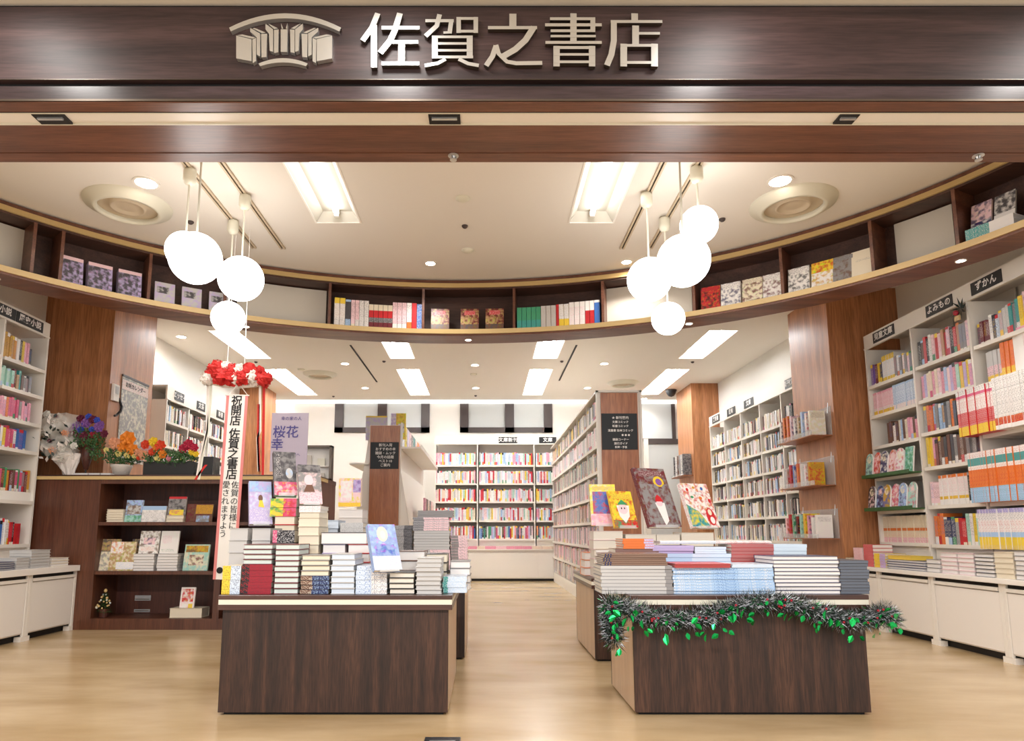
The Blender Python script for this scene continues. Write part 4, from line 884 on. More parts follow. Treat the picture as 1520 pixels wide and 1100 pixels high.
for i, px in enumerate((244, 284, 324)): ring_face(px, .19, .15, 'pale grey', 'lilac', [(.1, .7, .5, .8, 'dark grey', 'pale grey', 2)], 'pale lilac covered book with dark figures facing out, %s behind the pendant globes' % nth(i), 'rfB', 450, 2)
for i, px in enumerate((653, 697, 734)): ring_face(px, .22, .165, 'maroon', 'tan', [(.2, .8, .72, .92, 'red', 'white', 1), (0, .6, .3, .62, 'tan', 'maroon', 2), (0, 1, 0, .3, 'brown', 'dark grey', 2)], 'red and brown covered book facing out, %s in the middle niche of the curved shelf' % nth(i), 'rfC', 487, 2)
for px, py, b, k, lab in ((1055, 458, 'red', 'black', 'red black and white'), (1085, 455, 'white', 'navy', 'white and black manga with navy spine'), (1117, 450, 'cream', 'maroon', 'cream with red flowers'), (1148, 445, 'white', 'maroon', 'white black and red figure'),
                          (1186, 437, 'white', 'black', 'white with black brush strokes'), (1221, 430, 'white', 'ochre', 'yellow topped white'), (1252, 422, 'grey', 'brown', 'grey and reddish figure'), (1281, 416, 'cream', 'white', 'plain cream')):
    ar = [(.05, .95, .82, .97, b, 'black', 1)]
    if 'yellow' in lab: ar = [(0, 1, .6, 1, 'yellow', 'red', 2)]
    if 'plain' in lab: ar = [(0, 1, 0, 1, 'cream', 'cream', 0), (.2, .8, .6, .68, 'cream', 'grey', 1)]
    ring_face(px, .215, .155, b, k, ar, lab + ' covered book facing out on the curved shelf', ('rf', px), py)
for px, py, c1, lab, cov in ((1452, 342, 'teal', 'teal book lying in the pile', ('pale pink', 'navy')), (1487, 326, 'white', 'cream book lying in the pile', ('dark grey', 'white'))):
    p, a = on_ring(0, .03, px); me, pm = lying(.14, .18, .028, c1, 'spine', ((1, c1, 'white', 1),), k=.0015)
    for j in range(3): put('book', me, p + Vector((0, 0, j * .0285)), a, '%s, %s from the bottom, near the curved shelf end' % (lab, nth(j)), 'book', parts=(('page_block', pm),))
    me, pm = cover_book(.12, .19, .015, cov[0], cov[1], [(0, 1, 0, .3, cov[1], 'white', 2)]); put('book', me, ep(t_at(px + 6, .1), .1, 2.698), a, '%s manga cover standing on the %s pile on the curved shelf' % (cov[0], c1), 'book', rx=-.2, parts=(('page_block', pm),))

# ================================================================ TABLES
def table(name, label, x0, x1, y0, y1, h=.52, side='lightwood'):
    t = thing('display_table', label, 'table', ((x0 + x1) / 2, (y0 + y1) / 2, 0)); c = ((x0 + x1) / 2, (y0 + y1) / 2)
    B = lambda a, b, c_, d, e, f, m: MB().box(a - c[0], b - c[0], c_ - c[1], d - c[1], e, f, m)
    local(B(x0, x1, y0, y0 + .018, .012, h - .065, 'table'), 'front_panel', t, bevel=.001)
    local(B(x0, x1, y1 - .018, y1, .012, h - .065, 'table'), 'back_panel', t)
    local(B(x0, x0 + .018, y0 + .018, y1 - .018, .012, h - .065, side), 'side_panel', t)
    local(B(x1 - .018, x1, y0 + .018, y1 - .018, .012, h - .065, side), 'side_panel', t)
    local(B(x0 + .02, x1 - .02, y0 + .02, y1 - .02, 0, .012, 'dark'), 'plinth', t)
    local(B(x0 - .018, x1 + .018, y0 - .018, y1 + .018, h - .02, h, 'tabletop'), 'tabletop', t, bevel=.002)
    local(B(x0 - .016, x1 + .016, y0 - .016, y1 + .016, h - .042, h - .02, 'cream'), 'edge_strip', t)
    local(B(x0 - .018, x1 + .018, y0 - .018, y1 + .018, h - .065, h - .042, 'tabletop'), 'lower_board', t)
    return t
table('t', 'dark wood display table stacked with hardcover novels', -1.18, -.165, 3.111, 4.0)
table('t', 'dark wood display table stacked with picture magazines and hung with garland', .664, 1.705, 3.111, 3.68)
table('t', 'brown wood display table behind the garlanded one, holding picture books', .69, 1.75, 4.36, 5.21, .51)
table('t', 'brown wood display table behind the novels table, under grey stacks', -1.2, -.13, 4.42, 5.25, .51)
HT = .5205

# left table stacks. bands run along the spine from left to right
obi = lambda a, b, c_='white': ((.16, a, c_, 1), (.84, b, c_, 1))
Y1 = 3.135
stack(328, 357, 840, 878, 2, Y1, 'cream', 'spine', 'small pile at the near table corner', ((.45, 'yellow', 'black', 1), (.55, 'pale blue', 'navy', 1)), colour='yellow and white spined', z0=HT)
BR_ = ((.24, 'black', 'red', 1), (.76, 'crimson', 'maroon', 1))
za = stack(357, 404, 838, 878, 5, Y1, 'maroon', 'spine', 'spine stack beside the yellow pile', BR_, colour='black and red spined', z0=HT)
stack(360, 404, 808, 838, 4, Y1 + .004, 'maroon', 'pages', 'layer on the black and red stack', colour='dark red covered', page='pale mint', z0=za)
stack(405, 444, 808, 878, 9, Y1, 'maroon', 'pages', 'tall dark red page edge stack', colour='dark red covered', page='pale mint', z0=HT)
za = stack(446, 489, 855, 878, 4, Y1, 'black', 'spine', 'low black and blue patterned pile', ((.4, 'brown', 'cream', 1), (.6, 'navy', 'sky', 1)), colour='black and blue spined', z0=HT)
stack(446, 489, 824, 855, 4, Y1, 'grey', 'pages', 'pile above the black and blue spines', colour='grey covered', page='cream', z0=za)
stack(490, 527, 822, 878, 7, Y1, 'pale grey', 'pages', 'white stack next to the blue spines', colour='pale grey covered', page='pale blue', z0=HT)
stack(528, 575, 840, 878, 6, Y1, 'pale blue', 'spine', 'front stack under the leaning novel', ((.5, 'pale blue', 'blue', 1), (.5, 'white', 'navy', 1)), colour='white and blue spined', z0=HT)
stack(577, 615, 850, 878, 4, Y1, 'black', 'pages', 'black stack at the foot of the leaning novel', colour='black covered', z0=HT)
stack(617, 655, 828, 878, 8, Y1, 'pale grey', 'pages', 'grey stack near the table end', colour='pale grey covered', page='pale grey', z0=HT)
stack(657, 692, 856, 877, 3, Y1 + .06, 'pale blue', 'spine', 'pale blue pile at the aisle corner', ((.2, 'teal', 'white', 1), (.8, 'pale blue', 'sky', 1)), colour='pale blue', z0=HT)
Y2 = 3.36
stack(336, 368, 784, 862, 5, Y2, 'pale grey', 'pages', 'thick grey stack behind the black and red books', colour='pale grey', page='pale grey', z0=HT, k=.0015)
stack(370, 402, 784, 862, 5, Y2, 'pale grey', 'pages', 'second thick grey block stack by the pink spine', colour='pale grey', page='pale grey', z0=HT, k=.0015)
zt = stack(404, 437, 806, 862, 3, Y2, 'grey', 'pages', 'hidden pile under the pink and black spine', colour='grey', z0=HT)
stack(404, 437, 787, 806, 1, Y2, 'black', 'spine', 'on the hidden pile beside the grey blocks', ((.2, 'rose', 'white', 1), (.8, 'black', 'white', 1)), colour='pink and black spined', z0=zt)
stack(439, 474, 768, 862, 8, Y2, 'cream', 'pages', 'cream stack in the middle of the novels table', colour='cream', page='cream', z0=HT)
zt = stack(476, 512, 808, 862, 5, Y2, 'lilac', 'pages', 'purple banded pile behind the white books', colour='lilac', page='white', z0=HT)
stack(476, 545, 790, 808, 1, Y2, 'black', 'pages', 'across two piles before the leaning novel', colour='black covered thick', page='white', z0=zt + .0)
stack(514, 548, 808, 862, 5, Y2, 'red', 'pages', 'red edged pile behind the leaning novel', colour='red edged', page='white', z0=HT)
stack(590, 630, 818, 862, 4, Y2, 'brown', 'pages', 'brown edged pile behind the grey stack', colour='brown edged', page='white', z0=HT)
stack(632, 664, 822, 862, 4, Y2, 'black', 'pages', 'black and green pile near the table end', colour='black edged', page='cream', z0=HT)
stack(668, 698, 833, 862, 4, Y2, 'grey', 'side', 'rounded grey pile at the aisle side', colour='grey covered', page='white', z0=HT)
Y3 = 3.6
stack(405, 438, 766, 845, 8, Y3, 'red', 'pages', 'red lined stack behind the pink spine', colour='red edged cream', page='cream', z0=HT)
stack(440, 474, 760, 845, 8, Y3, 'cream', 'pages', 'rear cream stack under the two manga displays', colour='cream', page='cream', z0=HT)
stack(476, 502, 772, 845, 8, Y3, 'pale blue', 'pages', 'rear white stack by the grey magazines', colour='pale blue', page='pale blue', z0=HT)
stack(504, 540, 776, 845, 12, Y3, 'grey', 'spine', 'grey magazine stack behind the white pile', ((1, 'pale grey', 'grey', 1),), name='magazine', colour='grey', z0=HT)
stack(362, 403, 786, 845, 6, Y3, 'grey', 'pages', 'rear stack carrying the lilac display novel', colour='grey covered', z0=HT)
Y4 = 3.78
stack(542, 580, 786, 840, 12, Y4, 'grey', 'spine', 'rear stack behind the leaning novel', ((.5, 'grey', 'dark grey', 1), (.5, 'pale grey', 'grey', 1)), name='magazine', colour='dark grey', z0=HT)
# tall magazine stacks on the second table
Y5 = 4.45
z_ = stack(614, 668, 816, 846, 7, Y5, 'pale grey', 'spine', 'tall mixed stack, striped bottom part', ((.45, 'pale grey', 'brown', 1), (.55, 'pale pink', 'grey', 1)), name='magazine', colour='pink and grey striped', z0=.511, depth=.2)
z_ = stack(614, 667, 788, 816, 7, Y5, 'grey', 'spine', 'tall mixed stack, plain grey middle part', ((1, 'pale grey', 'grey', 3),), name='magazine', colour='plain grey', z0=z_, depth=.2)
z_ = stack(613, 666, 768, 788, 6, Y5, 'pale grey', 'spine', 'tall mixed stack, lined upper part', ((.3, 'grey', 'navy', 1), (.7, 'pale pink', 'grey', 1)), name='magazine', colour='pale lined', z0=z_, depth=.2)
stack(620, 672, 758, 768, 3, Y5, 'grey', 'spine', 'tall mixed stack, flat grey top part', ((1, 'grey', 'pale grey', 0),), name='magazine', colour='flat grey', z0=z_, depth=.2)
stack(669, 694, 795, 846, 14, Y5 + .02, 'pale pink', 'spine', 'stack at the aisle corner of the rear table', ((.45, 'grey', 'brown', 1), (.55, 'pale pink', 'grey', 1)), name='magazine', colour='pinkish grey', z0=.511, depth=.2)
stack(580, 612, 780, 846, 14, Y5, 'grey', 'spine', 'grey stack beside the tall mixed stack', ((.6, 'grey', 'pale grey', 1), (.4, 'dark grey', 'grey', 1)), name='magazine', colour='grey', z0=.511, depth=.2)
stack(500, 538, 756, 846, 8, Y5, 'white', 'pages', 'white stack under the colourful boxed set', colour='white', page='white', z0=.511)

# leaning display novels on clear stands
def display(px0, px1, py0, py1, Y, base, ink, arts, lab, tilt=-.22, rz=0.0, tk=.02, name='book', standlab=None):
    a = on_y(px0, py1, Y); b = on_y(px1, py0, Y); w_ = (b[0] - a[0]) / math.cos(rz); h = (b[2] - a[2]) / math.cos(tilt)
    me, pm = cover_book(w_, h, tk, base, ink, arts); c = ((a[0] + b[0]) / 2, Y, a[2])
    o = put(name, me, c, rz, lab, 'book', rx=tilt, parts=(('page_block', pm),))
    s_ = thing('book_stand', 'clear acrylic stand ' + standlab, 'book stand', c, rz)
    local(MB().box(-w_ * .35, w_ * .35, -.012, .09, -.006, -.002, 'acrylic').box(-w_ * .35, w_ * .35, -.014, -.011, -.006, .014, 'acrylic'), 'foot', s_)
    mb = MB(); d = .03 + tk; mb.face([(-w_ * .3, d, -.002), (w_ * .3, d, -.002), (w_ * .3, d + h * .6 * math.sin(-tilt), h * .6), (-w_ * .3, d + h * .6 * math.sin(-tilt), h * .6)], 'acrylic'); local(mb, 'back_plate', s_)
    return o
display(373, 405, 713, 778, 3.62, 'lilac', 'pale blue', [(0, 1, 0, .34, 'lilac', 'white', 1), (oval(.5, .6, .1, .08), 'brown', 'tan', 0), ([(.4, .4), (.66, .38), (.58, .55), (.45, .55)], 'yellow', 'cream', 0), (0, 1, .75, 1, 'sky', 'lilac', 2)], 'lilac and pale blue novel on a stand beside the white banner', rz=.48, tilt=-.38, tk=.03, standlab='under the lilac novel by the banner')
display(410, 442, 668, 735, 3.66, 'dark grey', 'grey', [(0, 1, 0, .3, 'rose', 'pale pink', 2), (.1, .3, .4, .95, 'dark grey', 'white', 1), (oval(.68, .5, .16, .12), 'pale grey', 'sky', 2)], 'dark grey manga with pink band on a stand before the lilac poster', rz=.48, tilt=-.38, tk=.03, standlab='under the manga with the pink band')
display(447, 479, 688, 748, 3.64, 'grey', 'pale pink', [(0, 1, 0, .28, 'pale pink', 'rose', 1), (0, 1, .8, 1, 'dark grey', 'grey', 2), (oval(.45, .6, .2, .14), 'pale pink', 'pink', 0), ([(.2, .3), (.7, .3), (.6, .48), (.35, .48)], 'brown', 'grey', 0)], 'grey manga cover with pale figure on a stand, lower of the two', rz=.48, tilt=-.38, tk=.03, standlab='under the grey manga with the pale figure')
for (x0, x1, y0, y1, Y, d) in ((400, 440, 740, 768, 3.62, 'under the pink banded manga'), (444, 476, 751, 762, 3.61, 'under the pale figured manga')):
    stack(x0, x1, y0, y1, 2, Y, 'green' if x0 == 400 else 'white', 'spine', 'bright pile ' + d, ((.5, 'yellow', 'green', 2), (.5, 'rose', 'red', 2)) if x0 == 400 else ((1, 'white', 'pink', 1),), colour='green and pink' if x0 == 400 else 'white', z0=on_y(x0, y1, Y)[2] + .004)
display(558, 597, 778, 846, 3.10, 'cornflower', 'sky', [(0, 1, 0, .3, 'pale blue', 'lilac', 1), (oval(.48, .78, .2, .17), 'cream', 'pale pink', 0), (oval(.5, .76, .1, .1), 'pale pink', 'white', 0), (.15, .85, .3, .55, 'cornflower', 'blue', 2)], 'pale blue novel leaning on a stand at the table front', rz=.55, tilt=-.45, tk=.028, standlab='under the pale blue novel at the table front')
# lilac poster board
a, b = on_y(400, 700, 4.5), on_y(458, 613, 4.5); t = thing('poster_board', 'tall lilac poster board with purple brush lettering behind the manga', 'poster', ((a[0] + b[0]) / 2, 4.5, a[2]))
w_, h = b[0] - a[0], b[2] - a[2]
local(MB().box(-w_ / 2, w_ / 2, 0, .008, 0, h, 'print', (srgb('#aa9dab'), srgb('#a093a6'), 0)), 'board', t)
local(MB().box(-.05, .05, .008, .2, 0, .006, 'paper').tube((0, .008, h * .5), (0, .2, .004), .004, 'paper', 6), 'prop', t)
M['purpleink'] = mat('purple_ink', '#4a4380', .7)
text('幸の家の人', .028, (.01, -.002, h * .9), (PI / 2, 0, 0), 'purpleink', t, .0004, 'lettering')
text('桜花', .088, (-.025, -.002, h * .66), (PI / 2, 0, 0), 'purpleink', t, .0004, 'lettering', .001); text('幸', .085, (-.08, -.002, h * .45), (PI / 2, 0, 0), 'purpleink', t, .0004, 'lettering', .001)
text('いのちの星へ', .026, (.0, -.002, h * .28), (PI / 2, 0, 0), 'purpleink', t, .0004, 'lettering')
stack(404, 456, 702, 846, 6, 4.47, 'grey', 'pages', 'hidden pile carrying the lilac poster board', colour='grey', z0=.511)
# colourful set beside the island
a = on_y(502, 752, 4.5); b = on_y(536, 710, 4.5); me, pm = cover_book(b[0] - a[0], b[2] - a[2], .05, 'pale pink', 'yellow', [(0, 1, 0, .14, 'yellow', 'orange', 1), (.65, 1, .5, .95, 'lilac', 'purple', 2), (.1, .6, .2, .9, 'white', 'pale pink', 2)])
put('book', me, ((a[0] + b[0]) / 2, 4.5, a[2]), 0, 'pastel illustrated set with yellow foot on the white stack', 'book', parts=(('page_block', pm),))

# right table: magazines
def mg(*a, **k): stack(*a, name='magazine', jit=.004, k=.0012, **k)
mg(893, 998, 840, 878, 8, 3.135, 'grey', 'spine', 'front corner stack, silver lower part', bands=((.9, 'pale grey', 'grey', 3), (.1, 'grey', 'white', 0)), colour='silver', z0=HT, depth=.22)
mg(896, 990, 822, 840, 6, 3.14, 'brown', 'spine', 'front corner stack, brown upper part', bands=((.12, 'navy', 'yellow', 1), (.88, 'brown', 'cream', 3)), colour='brown', z0=on_y(900, 840, 3.135)[2], depth=.22)
mg(1000, 1148, 843, 878, 9, 3.135, 'sky', 'spine', 'wide blue stack at the table front', bands=((.4, 'sky', 'white', 1), (.25, 'sky', 'blue', 1), (.35, 'sky', 'white', 1)), colour='pale blue', z0=HT, depth=.22)
mg(1003, 1085, 837, 850, 3, 3.125, 'red', 'spine', 'pair of red magazines on the wide blue stack' if False else 'red layer on the wide blue stack', bands=((1, 'brick', 'maroon', 3),), colour='red', z0=on_y(1000, 843, 3.135)[2], depth=.22)
mg(1088, 1148, 838, 843, 2, 3.13, 'pale blue', 'spine', 'pale layer beside the red magazines', bands=((1, 'pale blue', 'sky', 3),), colour='pale blue', z0=on_y(1000, 843, 3.135)[2], depth=.22)
mg(1151, 1246, 826, 878, 10, 3.135, 'navy', 'pages', 'white stack with fine dark lines', colour='navy edged white', page='white', z0=HT, depth=.22)
mg(1249, 1288, 832, 878, 11, 3.135, 'dark grey', 'spine', 'slate grey stack at the outer corner', bands=((1, 'dark grey', 'sky', 3),), colour='slate grey', z0=HT, depth=.22)
Y2 = 3.39
mg(915, 978, 815, 862, 10, Y2, 'brown', 'spine', 'second row stack behind the brown ones', bands=((1, 'brown', 'pale pink', 3),), colour='reddish brown', z0=HT, depth=.2)
mg(925, 970, 800, 815, 4, Y2, 'orange', 'spine', 'orange and lilac layer behind the silver stack', bands=((.7, 'orange', 'red', 3), (.3, 'lilac', 'white', 1)), colour='orange', z0=on_y(920, 815, Y2)[2], depth=.2)
zq = on_y(985, 822, Y2)[2]
mg(972, 1085, 822, 862, 9, Y2, 'sky', 'spine', 'second row blue stack behind the red layer', bands=((.5, 'sky', 'white', 3), (.5, 'pale blue', 'sky', 3)), colour='pale blue', z0=HT, depth=.2)
mg(970, 1030, 810, 822, 3, Y2, 'lilac', 'spine', 'lilac and navy layer in the second row', bands=((1, 'lilac', 'navy', 3),), colour='lilac', z0=zq, depth=.2)
mg(1032, 1078, 812, 822, 3, Y2, 'pale blue', 'spine', 'pale layer beside the lilac one', bands=((1, 'pale blue', 'sky', 3),), colour='pale blue', z0=zq, depth=.2)
mg(1088, 1148, 808, 862, 13, Y2, 'red', 'spine', 'brick red stack in the second row', bands=((1, 'brick', 'pale pink', 3),), colour='brick red', z0=HT, depth=.2)
mg(1151, 1198, 808, 862, 13, Y2, 'pale blue', 'spine', 'whitish blue stack beside the brick red one', bands=((1, 'pale blue', 'mint', 3),), colour='whitish blue', z0=HT, depth=.2)
mg(980, 1145, 803, 813, 3, 3.44, 'white', 'spine', 'white topmost layer of the second row', bands=((.5, 'pale blue', 'white', 1), (.5, 'white', 'red', 1)), colour='white', z0=on_y(980, 815, 3.44)[2] + .025, depth=.14)

# right displays, standing on table 3 risers
def riser(px0, px1, py0, py1, Y, lab, cover='cream', n=5):
    stack(px0, px1, py0, py1, n, Y, cover, 'pages', 'supporting pile ' + lab, colour=cover, z0=.511, k=.0015)
riser(882, 925, 788, 846, 4.42, 'under the yellow framed picture book', 'pale pink'); riser(930, 975, 793, 846, 4.42, 'under the dark red picture book', 'white'); riser(976, 1010, 793, 846, 4.42, 'beside the dark red picture book', 'white'); riser(1013, 1060, 790, 846, 4.42, 'under the green christmas picture book', 'tan')
display(878, 915, 718, 780, 4.5, 'yellow', 'cream', [(.1, .95, .28, .82, 'blue', 'red', 2), (0, 1, 0, .28, 'pink', 'pale pink', 2), (.1, .9, .86, .94, 'yellow', 'blue', 1)], 'yellow framed picture book with blue painting and pink band', standlab='under the yellow framed picture book')
display(912, 948, 728, 783, 4.44, 'yellow', 'red', [(.1, .9, .78, .92, 'yellow', 'brown', 1), (0, 1, 0, .2, 'red', 'green', 2), ([(.25, .6), (.3, .3), (.5, .12), (.72, .3), (.78, .6)], 'white', 'pale grey', 0), (oval(.5, .5, .2, .14), 'pale pink', 'pink', 0), (oval(.44, .52, .03, .03, 6), 'black', 'black', 0), (oval(.57, .52, .03, .03, 6), 'black', 'black', 0), ([(.28, .62), (.5, .76), (.74, .62)], 'green', 'red', 0)], 'yellow picture book with a white bearded face, overlapping the framed one', rz=.35, tilt=-.35, standlab='under the white bearded picture book')
display(962, 1012, 692, 782, 4.48, 'maroon', 'grey', [(.06, .94, .0, .72, 'grey', 'maroon', 2), (.12, .88, .86, .95, 'maroon', 'white', 1), ([(.38, .4), (.52, .02), (.66, .1), (.68, .4)], 'white', 'sky', 0), (oval(.52, .39, .1, .05), 'pale pink', 'pink', 0), ([(.4, .42), (.66, .42), (.6, .5), (.52, .54), (.45, .5)], 'red', 'maroon', 0)], 'largest dark red picture book with a yellow round sticker', rz=.42, tilt=-.4, tk=.03, standlab='under the largest dark red picture book')
display(1026, 1070, 716, 783, 4.46, 'white', 'red', [([(0, .02), (.66, .02), (.4, .35), (0, .52)], 'teal', 'yellow', 2), (oval(.78, .24, .16, .2), 'red', 'maroon', 0), (oval(.78, .34, .07, .07), 'cream', 'tan', 0), (oval(.8, .16, .08, .08), 'white', 'red', 0), (oval(.2, .85, .05, .04, 8), 'red', 'red', 0), (oval(.45, .9, .05, .03, 8), 'ochre', 'red', 0), (oval(.75, .88, .05, .04, 8), 'blue', 'red', 0), (oval(.3, .68, .06, .03, 8), 'green', 'red', 0), (oval(.6, .66, .06, .04, 8), 'orange', 'red', 0), (.3, .7, .74, .8, 'white', 'navy', 1), (oval(.9, .6, .05, .05, 8), 'red', 'red', 0)], 'white and green christmas picture book with a red figure', rz=.42, tilt=-.38, tk=.03, standlab='under the green christmas picture book')
# round sticker
p = on_y(984, 718, 4.445); tag(MB().lathe((0, 0, 0), [(.045, 0), (.026, .001)], 'fl_yellow', 20).lathe((0, 0, 0), [(.026, .0012), (0, .0012)], 'fl_purple', 20).build('sticker'), 'round yellow sticker on the largest dark red picture book', 'sticker')
st = bpy.data.objects['sticker']; st.rotation_euler = (PI / 2 - .4, 0, .42); st.location = Vector(on_y(987, 782, 4.48)) + Matrix.Rotation(.42, 3, 'Z') @ Matrix.Rotation(-.4, 3, 'X') @ Vector((.06, -.003, .33))
stack(885, 905, 815, 846, 4, 4.41, 'tan', 'pages', 'pile on the near corner of the rear table', colour='orange edged', page='white', z0=.511)
stack(868, 884, 820, 846, 3, 4.6, 'orange', 'pages', 'small pile at the aisle edge of the rear table', colour='orange', page='white', z0=.511)

# ---- garland on the right table
def ga(px, py, Y=3.055): return Vector(on_y(px, py, Y))
path = [ga(912, 950), ga(908, 925), ga(905, 898), ga(935, 905), ga(975, 918), ga(1020, 920), ga(1060, 912), ga(1095, 900), ga(1140, 892), ga(1185, 898), ga(1225, 912), ga(1260, 922), ga(1290, 918), ga(1312, 908, 3.06), ga(1322, 920, 3.07)]
gl = thing('tinsel_garland', 'green and silver tinsel garland with foil leaves along the table edge', 'garland', path[4])
def gpt(u):
    u *= len(path) - 1; i = min(int(u), len(path) - 2); f = u - i; return path[i].lerp(path[i + 1], f)
rg = random.Random(3)
for mname, n, ln, key in (('dark_needles', 9000, .05, 'foildark'), ('silver_needles', 5200, .042, 'foilsilver'), ('green_needles', 1300, .04, 'foil')):
    mb = MB(); k = mb.mi(key)
    for _ in range(n):
        p = gpt(rg.random()); d = Vector((rg.gauss(0, 1), rg.gauss(0, .7), rg.gauss(0, 1))).normalized(); q = p + d * rg.uniform(.004, .05); q.y = min(q.y, 3.085)
        e = q + d * rg.uniform(.4, 1) * ln * .7; e.y = min(e.y, 3.088); s_ = d.orthogonal().normalized() * .0021
        q, e = q - path[4], e - path[4]
        i = len(mb.v); mb.v += [tuple(q - s_), tuple(q + s_), tuple(e)]; mb.f.append([i, i + 1, i + 2]); mb.m.append(k); mb.c.append(((.8,) * 3,) * 2 + (0.,))
    local(mb, mname, gl, kind='stuff')
leaf = MB(); L_ = .036
for s_ in (1, -1): leaf.face([(0, 0, 0), (s_ * .011, .003, -L_ * .35), (s_ * .009, .002, -L_ * .7), (0, -.002, -L_)][::s_], 'foil')
leafm = leaf.mesh('foil_leaf'); berry = MB().ball((0, 0, 0), .0055, 'berry', 8).mesh('berry')
for i in range(96):
    p = gpt((i + rg.random() * .6) / 96) - path[4]; o = bpy.data.objects.new('foil_leaf', leafm); COL.objects.link(o); o.parent = gl
    o.location = p + Vector((rg.uniform(-.02, .02), rg.uniform(-.075, -.04), rg.uniform(-.075, .03))); o.rotation_euler = (rg.uniform(-.5, .9), rg.uniform(-1.4, 1.4), rg.uniform(-1, 1)); s_ = rg.uniform(.6, 1.2); o.scale = (s_, s_, s_)
for i in range(30):
    p = gpt(rg.random()) - path[4]; o = bpy.data.objects.new('berry', berry); COL.objects.link(o); o.parent = gl; o.location = p + Vector((rg.uniform(-.02, .02), -.035, rg.uniform(-.02, .025)))

# ================================================================ BROWN CABINET / COUNTER
CY, CT = 5.737, 1.284
cb = thing('counter_cabinet', 'long brown wooden cabinet with open shelves under the flowers', 'cabinet', (-2.6, CY, 0))
def cbx(a, b, c_, d, e, f, m, n, **k): return local(MB().box(a + 2.6, b + 2.6, c_ - CY, d - CY, e, f, m), n, cb, **k)
CD = .40
cbx(-3.84, -1.43, CY - .02, CY + CD, CT - .012, CT, 'tabletop', 'top_board', bevel=.002)
cbx(-3.84, -1.43, CY - .018, CY + CD, CT - .04, CT - .012, 'gold', 'top_edge')
cbx(-3.50, -1.45, CY + CD, CY + .82, CT - .04, CT, 'tabletop', 'top_board')
cbx(-3.84, -3.29, CY, CY + CD, 0, CT - .04, 'cab', 'end_block'); cbx(-3.29, -3.271, CY, CY + CD, 0.09, CT - .04, 'cab', 'side_panel')
cbx(-2.264, -2.21, CY, CY + CD, .09, CT - .04, 'cab', 'upright'); cbx(-1.47, -1.45, CY, CY + .8, 0, CT - .04, 'cab', 'side_panel')
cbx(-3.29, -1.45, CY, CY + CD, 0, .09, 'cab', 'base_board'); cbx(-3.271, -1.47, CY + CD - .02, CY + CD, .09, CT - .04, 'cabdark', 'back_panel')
for (a, b) in ((-3.27, -2.264), (-2.21, -1.47)):
    for z in (.885, .476): cbx(a, b, CY + .004, CY + CD - .02, z - .028, z, 'cab', 'shelf')
    cbx(a, b, CY, CY + .02, 1.209, CT - .04, 'cab', 'rail')
def cab(px0, px1, py0, py1, zb, base, ink, arts, lab, tk=.015, Y=CY + .06, tilt=-.15, lift=0, rz=0):
    a = on_y(px0, py1, Y); b = on_y(px1, py0, Y); w_ = b[0] - a[0]; h = b[2] - (zb + lift) if True else 0
    me, pm = cover_book(w_, h, tk, base, ink, arts); put('book', me, ((a[0] + b[0]) / 2, Y, zb + lift + .001), rz, lab, 'book', rx=tilt, parts=(('page_block', pm),))
def cst(px0, px1, py0, n, zb, cover, colour, desc, bands=None, mode='pages', page='cream', Y=CY + .04, depth=.16):
    a = on_y(px0, py0, Y); b = on_y(px1, py0, Y)
    return stack(px0, px1, py0, py0, n, Y, cover, mode, desc, bands, page, depth, z0=zb, colour=colour) if a[2] > zb else zb
Z1, Z2, Z3 = .886, .477, .091
cst(158, 183, 756, 5, Z1, 'cream', 'cream', 'small pile on the upper cabinet shelf', page='cream')
cab(184, 211, 742, 775, Z1, 'sky', 'brown', [(0, 1, 0, .3, 'mint', 'green', 2), (.1, .9, .35, .75, 'pale grey', 'brown', 2)], 'photo covered book with green foot on the upper cabinet shelf')
cab(209, 246, 751, 775, Z1, 'white', 'pale grey', [(0, 1, .75, 1, 'sky', 'blue', 0), (.1, .9, .2, .6, 'white', 'grey', 1)], 'wide white landscape book with blue top on the upper cabinet shelf')
zt = cst(246, 272, 765, 2, Z1, 'cream', 'cream', 'low pile under the red topped book')
cab(248, 276, 737, 765, zt, 'grey', 'black', [(0, 1, .88, 1, 'red', 'maroon', 0), (.1, .9, .0, .3, 'yellow', 'rose', 2)], 'red topped comic book leaning on the low pile')
cab(274, 316, 748, 776, Z1, 'brown', 'maroon', [(0, .3, 0, 1, 'maroon', 'brown', 2), (.35, 1, .45, .95, 'ochre', 'brown', 1), (.4, .9, 0, .35, 'grey', 'sky', 2)], 'dark travel book with gold letters on the upper cabinet shelf', rz=-.1)
cab(142, 176, 800, 842, Z2, 'tan', 'dark grey', [(0, 1, 0, .6, 'cream', 'grey', 2)], 'tan illustrated book fanned in the middle cabinet shelf', rz=.0)
cab(160, 200, 804, 842, Z2, 'tan', 'cream', [(.3, 1, .05, .3, 'white', 'sky', 1), (0, .5, .6, 1, 'white', 'orange', 2)], 'kraft brown picture book fanned before the tan one', Y=CY + .04)
cab(192, 206, 800, 825, Z2, 'dark grey', 'tan', [], 'dark grey book end behind the kraft picture book', Y=CY + .09)
z1 = cst(198, 229, 822, 6, Z2, 'pale grey', 'pale grey', 'pile below the orange lettered cover', page='white'); z2 = cst(233, 264, 822, 6, Z2, 'pale grey', 'pale grey', 'pile below the green stroked cover', page='white')
cab(205, 236, 788, 822, z1, 'white', 'brown', [(.1, .8, .1, .3, 'white', 'orange', 1), (.2, .8, .4, .7, 'pale pink', 'navy', 2)], 'white book with orange lettering standing on a grey pile')
cab(236, 265, 788, 824, z2, 'white', 'white', [(.1, .6, .45, .8, 'white', 'pink', 1), (.1, .8, .08, .2, 'white', 'green', 1)], 'white book with green stroke standing on a grey pile')
